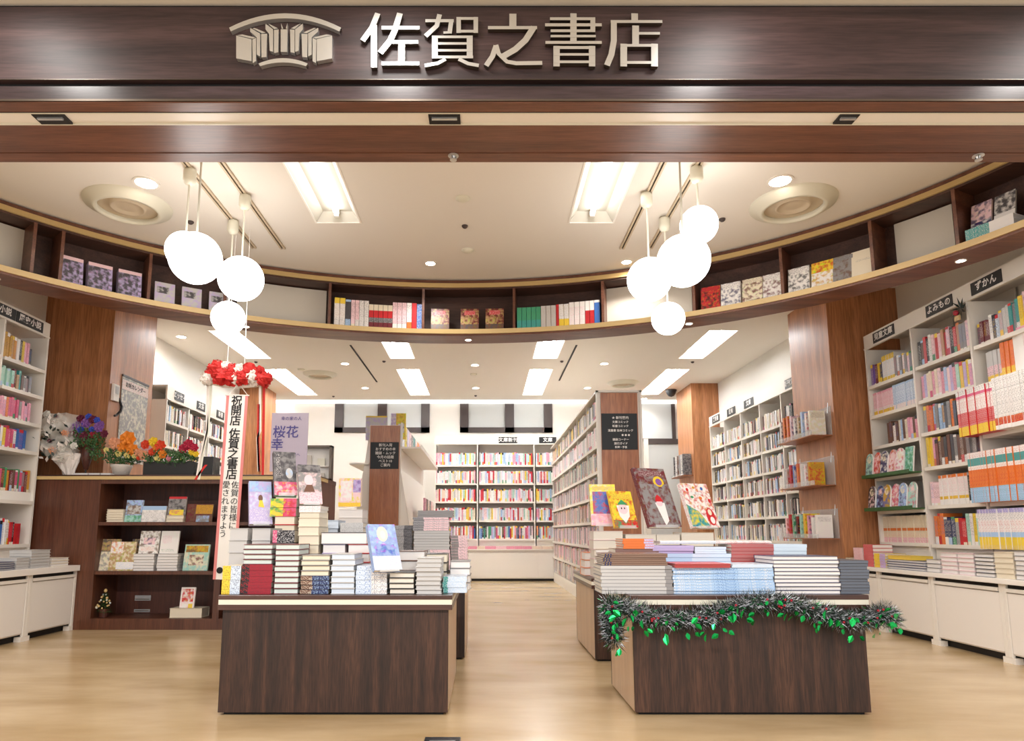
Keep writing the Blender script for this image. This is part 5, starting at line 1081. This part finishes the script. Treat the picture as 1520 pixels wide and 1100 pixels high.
cab(270, 310, 808, 842, Z2, 'mint', 'cream', [(.05, .95, .7, .95, 'ochre', 'brown', 2), (.2, .8, .2, .6, 'cream', 'maroon', 2)], 'patterned green and cream book leaning in the middle cabinet shelf', rz=-.08)
za = cst(251, 299, 903, 1, Z3, 'cream', 'cream', 'as a base on the lowest cabinet shelf')
cab(266, 289, 872, 902, za, 'white', 'pale pink', [(.12, .9, .3, .92, 'red', 'white', 2), (.6, .9, 0, .2, 'yellow', 'ochre', 0)], 'small white and red poster book on the cream base')
# two clear plaques
for k, z in enumerate((.20, .10)):
    a = on_y(193, 900, CY + .3); t = thing('price_plaque', 'small grey %s plaque on the cabinet back' % ['upper', 'lower'][k], 'plaque', (a[0] + .07, CY + CD - .022, z)); local(MB().box(-.07, .07, -.006, 0, 0, .045 - k * .02, 'acrylic').box(-.06, .06, -.008, -.006, .01, .016, 'chromeback'), 'plate', t)
# mini christmas tree
p = on_y(153, 915, CY + .08); t = thing('christmas_tree', 'tiny potted christmas tree with golden baubles on the lowest cabinet shelf', 'christmas tree', (p[0], CY + .09, Z3 + .001))
local(MB().lathe((0, 0, 0), [(0, 0), (.035, 0), (.045, .07), (.04, .07), (0, .065)], 'brownpot' if False else 'cabdark', 14), 'pot', t)
mb = MB(); rg = random.Random(4)
for _ in range(420):
    z = rg.uniform(.05, .2); r_ = (.215 - z) * .42 + .004; a = rg.uniform(0, 2 * PI); d = Vector((math.cos(a), math.sin(a), -.25)); q = Vector((0, 0, z)) + d * r_ * rg.uniform(.2, .7); e = q + d * .028; s_ = Vector((-d.y, d.x, 0)) * .004
    mb.face([q - s_, q + s_, e], 'leafg')
local(mb, 'branches', t, kind='stuff')
for i in range(22):
    z = rg.uniform(.06, .19); a = rg.uniform(PI, 2 * PI); r_ = (.225 - z) * .42; local(MB().ball((math.cos(a) * r_, math.sin(a) * r_, z), rg.uniform(.007, .011), rg.choice(['gold', 'gold', 'cream', 'chrome']), 8), 'bauble', t)
local(MB().ball((0, 0, .218), .014, 'gold', 8, sz=1.2), 'star', t)

t = thing('display_case', 'small grey framed display case on the far end of the wooden counter', 'display case', (-1.62, 6.32, CT))
for a, b, c_, d, e, f in ((-.17, -.15, 0, .1, 0, .33), (.15, .17, 0, .1, 0, .33), (-.17, .17, 0, .1, .31, .33), (-.17, .17, 0, .1, 0, .015)): local(MB().box(a, b, c_, d, e + .001, f, 'chromeback'), 'frame_bar', t)
local(MB().box(-.15, .15, .08, .09, .015, .31, 'paper'), 'back_board', t); local(MB().box(-.14, .14, .03, .07, .13, .14, 'white').box(-.11, -.03, .04, .06, .141, .24, 'pot').box(.03, .1, .04, .06, .141, .21, 'cream').box(-.1, .1, .04, .06, .016, .07, 'pot'), 'inner_rack', t)
# ---- flowers on the counter
def blossom(c, r_, m, par, n=2):
    mb = MB(); rg2 = random.Random(int(abs(c[0]) * 9999 + c[2] * 777))
    for ring_ in range(3):
        k = 7 - ring_ * 2; rr = r_ * (1 - ring_ * .28)
        for j in range(k):
            a = 2 * PI * j / k + ring_ * .5; d = Vector((math.cos(a), 0, math.sin(a))); s_ = Vector((-math.sin(a), 0, math.cos(a))); b = Vector(c) + Vector((0, -.008 * ring_ - r_ * .25 * ring_, 0))
            mb.face([b + d * .1 * rr, b + d * rr * .7 + s_ * rr * .42 + Vector((0, -r_ * .15, 0)), b + d * rr * 1.0 + Vector((0, -r_ * .05, 0)), b + d * rr * .7 - s_ * rr * .42 + Vector((0, -r_ * .15, 0))], m)
    mb.ball((c[0], c[1] + r_ * .1, c[2]), r_ * .6, m, 8)
    return local(mb, 'blossom', par)
FC = {}
def foliage(par, c, rx, rz_, n, m='leafg', ln=.03):
    mb = MB(); rg2 = random.Random(n)
    for _ in range(n):
        a = rg2.uniform(0, 2 * PI); b = rg2.random() ** .5; p = Vector((c[0] + math.cos(a) * rx * b, c[1] + rg2.uniform(-.1, .05), c[2] + math.sin(a) * rz_ * b)); d = Vector((rg2.gauss(0, 1), rg2.gauss(0, .6), rg2.gauss(.2, 1))).normalized(); s_ = d.orthogonal().normalized() * ln * .22
        mb.face([p, p + d * ln * .5 + s_, p + d * ln, p + d * ln * .5 - s_], m)
    return local(mb, 'foliage', par, kind='stuff')
FY = CY + .16
def at(px, py, o, dy=0):
    p = on_y(px, py, FY + dy); return (p[0] - o[0], p[1] - o[1], p[2] - o[2])
# white pot with orange flowers
o = (on_y(180, 700, FY)[0], FY, CT); t = thing('flower_pot', 'white ribbed pot with orange and cream flowers on the cabinet', 'flowers', o)
local(MB().lathe((0, 0, 0), [(0, 0.001), (.062, .001), (.078, .07), (.088, .085), (.088, .1), (.08, .1), (.07, .08), (0, .08)], 'pot', 22), 'pot', t, smooth=True)
foliage(t, (0, .01, .17), .17, .07, 520)
for px, py, r_, c_ in ((190, 652, 21, 'orange'), (174, 660, 17, 'peach'), (197, 668, 16, 'orange'), (182, 663, 15, 'orange'), (168, 656, 12, 'peach'), (205, 672, 12, 'peach'), (176, 673, 9, 'lemon'), (189, 676, 9, 'lemon'), (200, 677, 7, 'lemon'), (212, 674, 10, 'peach'), (206, 680, 6, 'redo'), (158, 668, 7, 'lemon')):
    blossom(at(px, py, o, -.06), r_ / 1000 * 3.7, 'fl_' + c_, t)
# long planter
o = (on_y(256, 700, FY)[0], FY, CT); t = thing('planter', 'long black planter with red and yellow flowers on the cabinet', 'flowers', o)
a = at(217, 700, o); b = at(293, 680, o); local(MB().box(a[0], b[0], -.06, .07, .001, .125, 'blackpot'), 'trough', t, bevel=.004)
foliage(t, (-.02, .0, .16), .22, .06, 640)
for px, py, r_, c_ in ((216, 660, 12, 'redo'), (228, 656, 13, 'yellow'), (238, 662, 15, 'redo'), (232, 665, 10, 'orange'), (226, 671, 10, 'redo'), (241, 674, 12, 'orange'), (234, 680, 9, 'lemon'), (213, 676, 13, 'peach'), (251, 681, 8, 'pink'), (280, 660, 14, 'crimson'), (272, 666, 12, 'crimson'), (288, 665, 12, 'crimson'), (285, 671, 9, 'yellow'), (291, 674, 8, 'yellow')):
    blossom(at(px, py, o, -.06), r_ / 1000 * 3.7, 'fl_' + c_, t)
o = (on_y(311, 700, FY)[0], FY, CT); t = thing('storage_box', 'plain black box on the cabinet beside the banner', 'box', o); a = at(300, 700, o); b = at(321, 672, o)
local(MB().box(a[0], b[0], -.06, .1, .001, .165, 'blackpot'), 'box', t, bevel=.003); local(MB().box(a[0] - .003, b[0] + .003, -.063, .103, .16, .168, 'black'), 'lid', t)
# cone vase bouquet
o = (on_y(127, 700, FY)[0], FY, CT); t = thing('cone_bouquet', 'purple and blue bouquet in a dark cone holder', 'flowers', o)
local(MB().lathe((0, 0, 0), [(0, .06), (.018, .06), (.045, .17), (.058, .27), (.05, .27), (0, .25)], 'cabdark', 16), 'cone_holder', t, smooth=True)
local(MB().tube((0, 0, .001), (0, 0, .07), .006, 'black', 8).lathe((0, 0, 0), [(.035, .001), (.035, .006), (0, .006)], 'black', 14), 'stand', t)
foliage(t, (.0, 0, .33), .14, .09, 420); foliage(t, (.085, 0, .22), .04, .09, 120)
for px, py, r_, c_ in ((128, 628, 12, 'purple'), (112, 634, 12, 'purple'), (147, 634, 12, 'purple'), (138, 623, 10, 'wine'), (120, 622, 10, 'wine'), (132, 619, 8, 'blue'), (144, 624, 8, 'blue'), (120, 638, 8, 'blue'), (137, 638, 8, 'blue'), (108, 645, 13, 'wine'), (127, 648, 13, 'wine'), (138, 645, 8, 'crimson'), (155, 644, 9, 'wine'), (150, 630, 8, 'purple'), (103, 640, 8, 'purple'), (125, 630, 6, 'blue'), (116, 628, 6, 'purple')):
    blossom(at(px, py, o, -.05), r_ / 1000 * 4.2, 'fl_' + c_, t)
# wrapped bouquet
o = (on_y(93, 700, FY)[0], FY - .02, CT); t = thing('wrapped_bouquet', 'white cellophane wrapped bouquet leaning at the cabinet end', 'bouquet', o)
def crumple(c, pts, m, amp=.02):
    mb = MB(); n = 18; rows = len(pts); k = mb.mi(m)
    for (r_, z, dx) in pts:
        for j in range(n):
            a = 2 * PI * j / n; rr = r_ * (1 + .22 * noise.noise(Vector((math.cos(a) * 2.2, math.sin(a) * 2.2, z * 9 + c)))) + amp * noise.noise(Vector((a * 3, z * 14, c)))
            mb.v.append((dx + math.cos(a) * rr, math.sin(a) * rr * .6, z + .02 * noise.noise(Vector((a * 2, z * 5, 3 + c)))))
    for i in range(rows - 1):
        for j in range(n):
            mb.f.append([i * n + j, i * n + (j + 1) % n, (i + 1) * n + (j + 1) % n, (i + 1) * n + j]); mb.m.append(k); mb.c.append(((.8,) * 3,) * 2 + (0.,))
    return mb
local(crumple(1, [(.03, .004, .06), (.04, .08, .04), (.08, .16, .01), (.14, .26, -.02), (.17, .36, -.03), (.19, .46, -.03), (.16, .54, -.03)], 'wrap'), 'cellophane', t)
local(crumple(5, [(.035, .0, .08), (.06, .06, .06), (.1, .14, .04), (.12, .2, .03)], 'whitetulle', .03), 'paper_collar', t)
foliage(t, (-.02, .02, .3), .12, .14, 260); [local(MB().ball((bx_, -.04, bz_), br_, 'wrap', 12, amp=.7, sc=2.5), 'crumpled_sheet', t) for bx_, bz_, br_ in ((-.1, .42, .09), (.0, .46, .07), (-.08, .25, .08), (.05, .2, .08), (.07, .34, .06))]; foliage(t, (-.03, -.06, .33), .15, .2, 45, 'whitetulle', .06); foliage(t, (-.03, -.08, .33), .15, .2, 30, 'foildark', .05)
for px, py, r_, c_ in ((92, 665, 12, 'white'), (72, 640, 15, 'white'), (84, 628, 13, 'white'), (97, 643, 12, 'peach'), (78, 668, 12, 'peach'), (110, 662, 11, 'white'), (70, 615, 12, 'white'), (88, 680, 12, 'white'), (75, 655, 8, 'wine'), (84, 618, 7, 'wine')):
    blossom(at(px, py, o, -.1), r_ / 1000 * 3.2, 'fl_' + c_, t)
for px0, px1, k in ((108, 130, 0), (131, 148, 1), (149, 164, 2)):
    a = on_y(px0, 699, CY + .03); b = on_y(px1, 699, CY + .03); me, pm = lying(b[0] - a[0], .1, .018, 'white', 'pages', None, 'white'); put('book', me, ((a[0] + b[0]) / 2, CY + .03, CT + .0005), 0, 'thin white booklet lying on the cabinet edge, %s from the bouquet' % nth(k), 'book', parts=(('page_block', pm),))
for px, lab in ((180, 'above the orange flowers'), (220, 'beside the calendar')):
    a = on_y(px, 650 if px == 180 else 652, FY + .12); t = thing('gift_card', 'small pink greeting card standing ' + lab, 'card', (a[0], FY + .12, CT)); local(MB().box(-.055, .055, 0, .002, .22, .30, 'print', (srgb('#e4c0c4'), srgb('#a06a80'), 1)), 'card', t); local(MB().tube((0, .003, 0), (0, .003, .25), .002, 'leafg', 5), 'stick', t)

# ---- column fittings
t = thing('wall_calendar', 'tall picture calendar hanging on the lit side of the wooden column', 'calendar', (-3.5, 6.35, 1.9), LZ)
local(MB().box(0, .5, -.008, -.002, -.42, .40, 'print', (srgb('#9a948f'), srgb('#d8cfc4'), 2), cf={'f': (srgb('#8f8b89'), srgb('#dcd2c2'), 2)}), 'sheet', t)
local(MB().box(0, .5, -.010, -.008, .27, .365, 'print', (srgb('#e8dcd6'), srgb('#c2452f'), 1)), 'title_band', t); local(MB().box(-.004, .504, -.014, -.001, .39, .41, 'winframe'), 'top_bar', t)
text('お城カレンダー', .055, (.25, -.0115, .32), (PI / 2, 0, 0), 'text_black', t, .0004, 'lettering', .001)
x = on_y(163, 580, 6.2); t = thing('intercom', 'white wall intercom with black hanging strap on the wooden column', 'intercom', (-3.5, 6.2, 2.0), LZ)
local(MB().box(-.02, .08, -.03, -.001, .02, .18, 'white'), 'case', t, bevel=.006); local(MB().box(.0, .06, -.032, -.03, .09, .16, 'blind'), 'face_plate', t)
local(MB().path([(.08, -.02, .06), (.13, -.03, -.01), (.12, -.03, -.06), (.05, -.03, -.11), (.02, -.03, -.12)], .012, 'black', 6), 'strap', t)
t = thing('wall_channel', 'narrow grey channel on the white wall beside the shelf end', 'channel', (-4.15, 5.95, 0)); local(MB().box(.001, .02, 0, .03, .8, 2.4, 'tan'), 'strip', t)

# ---- hanging rosettes and congratulation banner
WY = 4.9
t = thing('rosette_wreath', 'red and white tulle rosette bar hanging from threads above the banner', 'decoration', (-1.85, WY, 1.95))
def wp(px, py, dy=0):
    p = on_y(px, py, WY + dy); return (p[0] + 1.85, p[1] - WY, p[2] - 1.95)
mb = MB(); pts = [wp(310, 566), wp(330, 571), wp(355, 573), wp(380, 571), wp(395, 566)]; mb.path(pts, .02, 'whitetulle', 8); local(mb, 'white_band', t, smooth=True)
for px, py, r_, m in ((322, 547, 12, 'red'), (315, 553, 10, 'red'), (331, 558, 14, 'red'), (344, 550, 10, 'red'), (343, 561, 12, 'red'), (361, 560, 13, 'red'), (370, 550, 11, 'red'), (385, 553, 9, 'red'), (391, 563, 12, 'red'), (308, 562, 10, 'whitetulle'), (352, 562, 10, 'whitetulle'), (377, 560, 12, 'whitetulle'), (336, 545, 9, 'whitetulle'), (356, 549, 9, 'whitetulle'), (325, 563, 9, 'red')):
    c_ = wp(px, py, -.02); mb = MB(); r0 = r_ / 1000 * 4.95; rg2 = random.Random(px)
    mb.ball(c_, r0, m, 14, amp=.5, sc=4)
    for _ in range(46):
        d = Vector((rg2.gauss(0, 1), rg2.gauss(0, 1), rg2.gauss(0, 1))).normalized(); q = Vector(c_) + d * r0 * .85; s_ = d.orthogonal().normalized() * r0 * .35; u_ = d.cross(s_)
        mb.face([q - s_, q + u_ * .5 + d * r0 * .25, q + s_, q - u_ * .5 + d * r0 * .3], m)
    local(mb, 'rosette', t)
for px in (337, 363):
    a = wp(px, 545); local(MB().tube(a, (a[0] * .8, 0, HC - 1.95), .0025, 'paper', 5), 'thread', t)
for pts, m in (([(309, 572), (308, 600), (307, 640), (297, 680), (293, 706)], 'whitetulle'), ([(313, 572), (312, 600), (308, 640), (300, 680), (295, 712)], 'cream'), ([(306, 690), (298, 700), (290, 712)], 'red'), ([(386, 573), (386, 640), (382, 650), (384, 700)], 'whitetulle'), ([(392, 573), (391, 640), (390, 705)], 'red'), ([(384, 600), (383, 655), (385, 700)], 'red')):
    mb = MB(); P = [wp(x, y) for x, y in pts]
    for a, b in zip(P[:-1], P[1:]): mb.box(-.009, .009, -.001, .001, 0, 1, m, T=lambda p, a=a, b=b: (a[0] + (b[0] - a[0]) * p[2] + p[0], a[1] + (b[1] - a[1]) * p[2] + p[1], a[2] + (b[2] - a[2]) * p[2]))
    local(mb, 'ribbon', t)
# banner
bt, bb = wp(348, 588), wp(338, 860); bw = .155; H_ = bt[2] - bb[2]
t = thing('hanging_banner', 'long white vertical banner with pink edges and black lettering', 'banner', (-1.85 + bb[0] + .012, WY - .03, 1.95 + bt[2])); t.rotation_euler = (0, .02, 0)
local(MB().box(-bw / 2, bw / 2, 0, .003, -H_, 0, 'paper'), 'cloth', t)
local(MB().box(-bw / 2 - .002, -bw / 2 + .018, -.002, .004, -H_, 0, 'pinkedge').box(bw / 2 - .018, bw / 2 + .002, -.002, .004, -H_, 0, 'pinkedge'), 'edge_band', t)
local(MB().tube((-bw / 2, 0, 0), (0, .02, .09), .0025, 'paper', 5).tube((bw / 2, 0, 0), (0, .02, .09), .0025, 'paper', 5), 'cord', t); local(MB().tube((-bw / 2 - .01, 0, 0), (bw / 2 + .01, 0, 0), .005, 'paper', 6), 'top_rod', t)
y = -.045
for ch in '祝開店 佐賀之書店':
    if ch == ' ': y -= .022; continue
    text(ch, .082, (0, -.003, y), (PI / 2, 0, 0), 'text_black', t, .0004, 'character', .0012); y -= .0745
y -= .0
for cxx, s_ in ((.032, '佐賀の皆様に'), (-.032, '愛されますよう')):
    yy = y
    for ch in s_: text(ch, .058, (cxx, -.003, yy), (PI / 2, 0, 0), 'text_black', t, .0004, 'character', 0); yy -= .0585 if ch != '賀' else .0585
    last = yy
text('●', .06, (-.035, -.003, -H_ + .06), (PI / 2, 0, 0), 'text_black', t, .0004, 'character')

# ================================================================ LOW CUPBOARDS
def cupboards(X, rz, y_list, label_of, sgn):
    for i, (ya, yb) in enumerate(zip(y_list[:-1], y_list[1:])):
        w_ = abs(ya - yb); t = thing('low_cupboard', label_of(i), 'cupboard', (X, ya, 0), rz)
        local(MB().box(0, w_, .02, .60, .05, .48, 'cabwhite'), 'carcass', t)
        for pa in (0, w_ - .03): local(MB().box(pa, pa + .03, 0, .02, .035, .48, 'white'), 'post', t, bevel=.003)
        local(MB().box(.034, w_ - .034, .004, .02, .06, .425, 'cabwhite'), 'door', t, bevel=.002)
        local(MB().box(.034, w_ - .034, -.006, .02, .432, .455, 'white'), 'pull_rail', t, bevel=.002)
        local(MB().box(.034, w_ - .034, .012, .02, .455, .48, 'dark'), 'gap', t)
        local(MB().box(0.03, w_ - .03, .06, .6, 0, .05, 'dark'), 'plinth', t); [local(MB().box(pa, pa + .05, .0, .05, 0, .035, 'white'), 'foot', t) for pa in (0, w_ - .05)]
cupboards(3.23, RZ, [6.30, 5.64, 4.98, 4.30, 3.62], lambda i: 'cream low cupboard under the black signed cases, %s from the wooden column' % nth(i), 1)
cupboards(-3.41, LZ, [3.9, 4.56, 5.15, 5.735], lambda i: 'cream low cupboard under the signed case, %s from the picture edge' % nth(i), -1)
tag(MB().box(3.2, 3.89, 3.62, 6.145, .481, .512, 'cabwhite').build('worktop', bevel=.003), 'long cream worktop under the black signed bookcases', 'worktop')
tag(MB().box(-4.14, -3.385, 3.9, 5.73, .481, .528, 'cabwhite').build('worktop', bevel=.003), 'cream worktop under the bookcases beside the brown cabinet', 'worktop')
# stacks on the right worktop (front at the edge, page edges towards the aisle)
def wstack(Y, w_, n, t_, cover, mode, desc, colour, bands=None, page='white', X=3.24, z=.513, rz=RZ, name='book', depth=.17, shelf=1):
    me, pm = lying(w_, depth, t_, cover, mode, bands, page)
    for j in range(n):
        lab = '%s %s, %s up in the %s' % (colour, name, nth(j), desc)
        put(name, me, (X + R.uniform(0, .004), Y, z + j * (t_ + .0008)), rz + R.uniform(-.01, .01), lab, 'book' if name != 'magazine' else name, parts=(('page_block', pm),))
def px2y(px, X): return on_x(px, 840, X)[1]
for k, (a, b, n, t_, cv, mode, desc, colr, bd, pg) in enumerate((
        (1396, 1420, 5, .028, 'pale pink', 'pages', 'first white stack on the long worktop from the column', 'white', None, 'white'), (1421, 1445, 5, .028, 'pale pink', 'pages', 'second white stack on the long worktop', 'pinkish white', None, 'white'),
        (1446, 1474, 6, .024, 'dark grey', 'pages', 'striped stack with dark covers on the long worktop', 'dark covered', None, 'white'), (1475, 1504, 5, .032, 'cream', 'pages', 'cream stack on the long worktop', 'cream', None, 'cream'), (1505, 1536, 6, .028, 'grey', 'pages', 'outermost stack on the long worktop', 'grey covered', None, 'white'),
        (1374, 1394, 3, .03, 'grey', 'pages', 'short grey stack before the white ones', 'grey', None, 'white'), (1316, 1372, 4, .018, 'navy', 'pages', 'wide thin stack on the long worktop middle', 'navy covered', None, 'white'),
        (1240, 1266, 3, .02, 'cream', 'spine', 'low pile of cream card packs nearest the column', 'cream', ((.3, 'cream', 'black', 1), (.7, 'cream', 'dark grey', 1)), 'white'), (1298, 1315, 5, .022, 'yellow', 'spine', 'yellow and mauve pile near the garland end', 'yellow', ((.5, 'yellow', 'ochre', 1), (.5, 'lilac', 'rose', 1)), 'white'), (1283, 1297, 6, .03, 'red', 'spine', 'red spined pile behind the garland', 'red', ((1, 'red', 'pale pink', 1),), 'white'), (1268, 1282, 5, .03, 'pale pink', 'spine', 'farthest pink pile on the long worktop', 'pale pink', ((1, 'pale pink', 'red', 1),), 'white'))):
    ya, yb = px2y(a, 3.24), px2y(b, 3.24)
    wstack((ya + yb) / 2, abs(ya - yb) * .97, n, t_, cv, mode, desc, colr, bd, pg)
wstack(px2y(1335, 3.24), .3, 1, .03, 'yellow', 'pages', 'pile, lying on the navy covered magazines', 'large yellow', page='yellow', z=.513 + .075)
for k, (a, b, n, t_, cv, colr) in enumerate(((0, 24, 4, .014, 'navy', 'dark blue'), (26, 46, 4, .02, 'pale grey', 'silver grey'), (47, 76, 6, .022, 'pale grey', 'pale grey'), (78, 104, 3, .022, 'cream', 'cream'))):
    ya, yb = on_x(a, 835, -3.42)[1], on_x(b, 835, -3.42)[1]
    wstack((ya + yb) / 2, abs(ya - yb) * .96, n, t_, cv, 'pages', '%s pile on the worktop beside the brown cabinet' % nth(k), colr, None, 'pale grey' if k < 3 else 'white', X=-3.43, z=.529, rz=LZ, name='magazine')
# floor plate
a, b = on_z(634, 1093, .004), on_z(680, 1106, .004); t = thing('floor_plate', 'small dark metal floor plate at the shop opening', 'floor plate', ((a[0] + b[0]) / 2, (a[1] + b[1]) / 2, 0))
local(MB().box(-.07, .07, -.05, .05, .0003, .003, 'floordrain'), 'plate', t); local(MB().box(-.05, .05, -.004, .004, .003, .004, 'chrome'), 'slot', t)

# lettering becomes plain mesh objects, one per piece of writing
bpy.context.view_layer.update(); dg = bpy.context.evaluated_depsgraph_get()
for o in [o for o in S.objects if o.type == 'FONT']:
    me = bpy.data.meshes.new_from_object(o.evaluated_get(dg)); nm = o.name.split('.')[0]; par, mw = o.parent, (o.location.copy(), o.rotation_euler.copy(), o.scale.copy())
    bpy.data.objects.remove(o); n = bpy.data.objects.new(nm, me); COL.objects.link(n); n.parent = par; n.location, n.rotation_euler, n.scale = mw
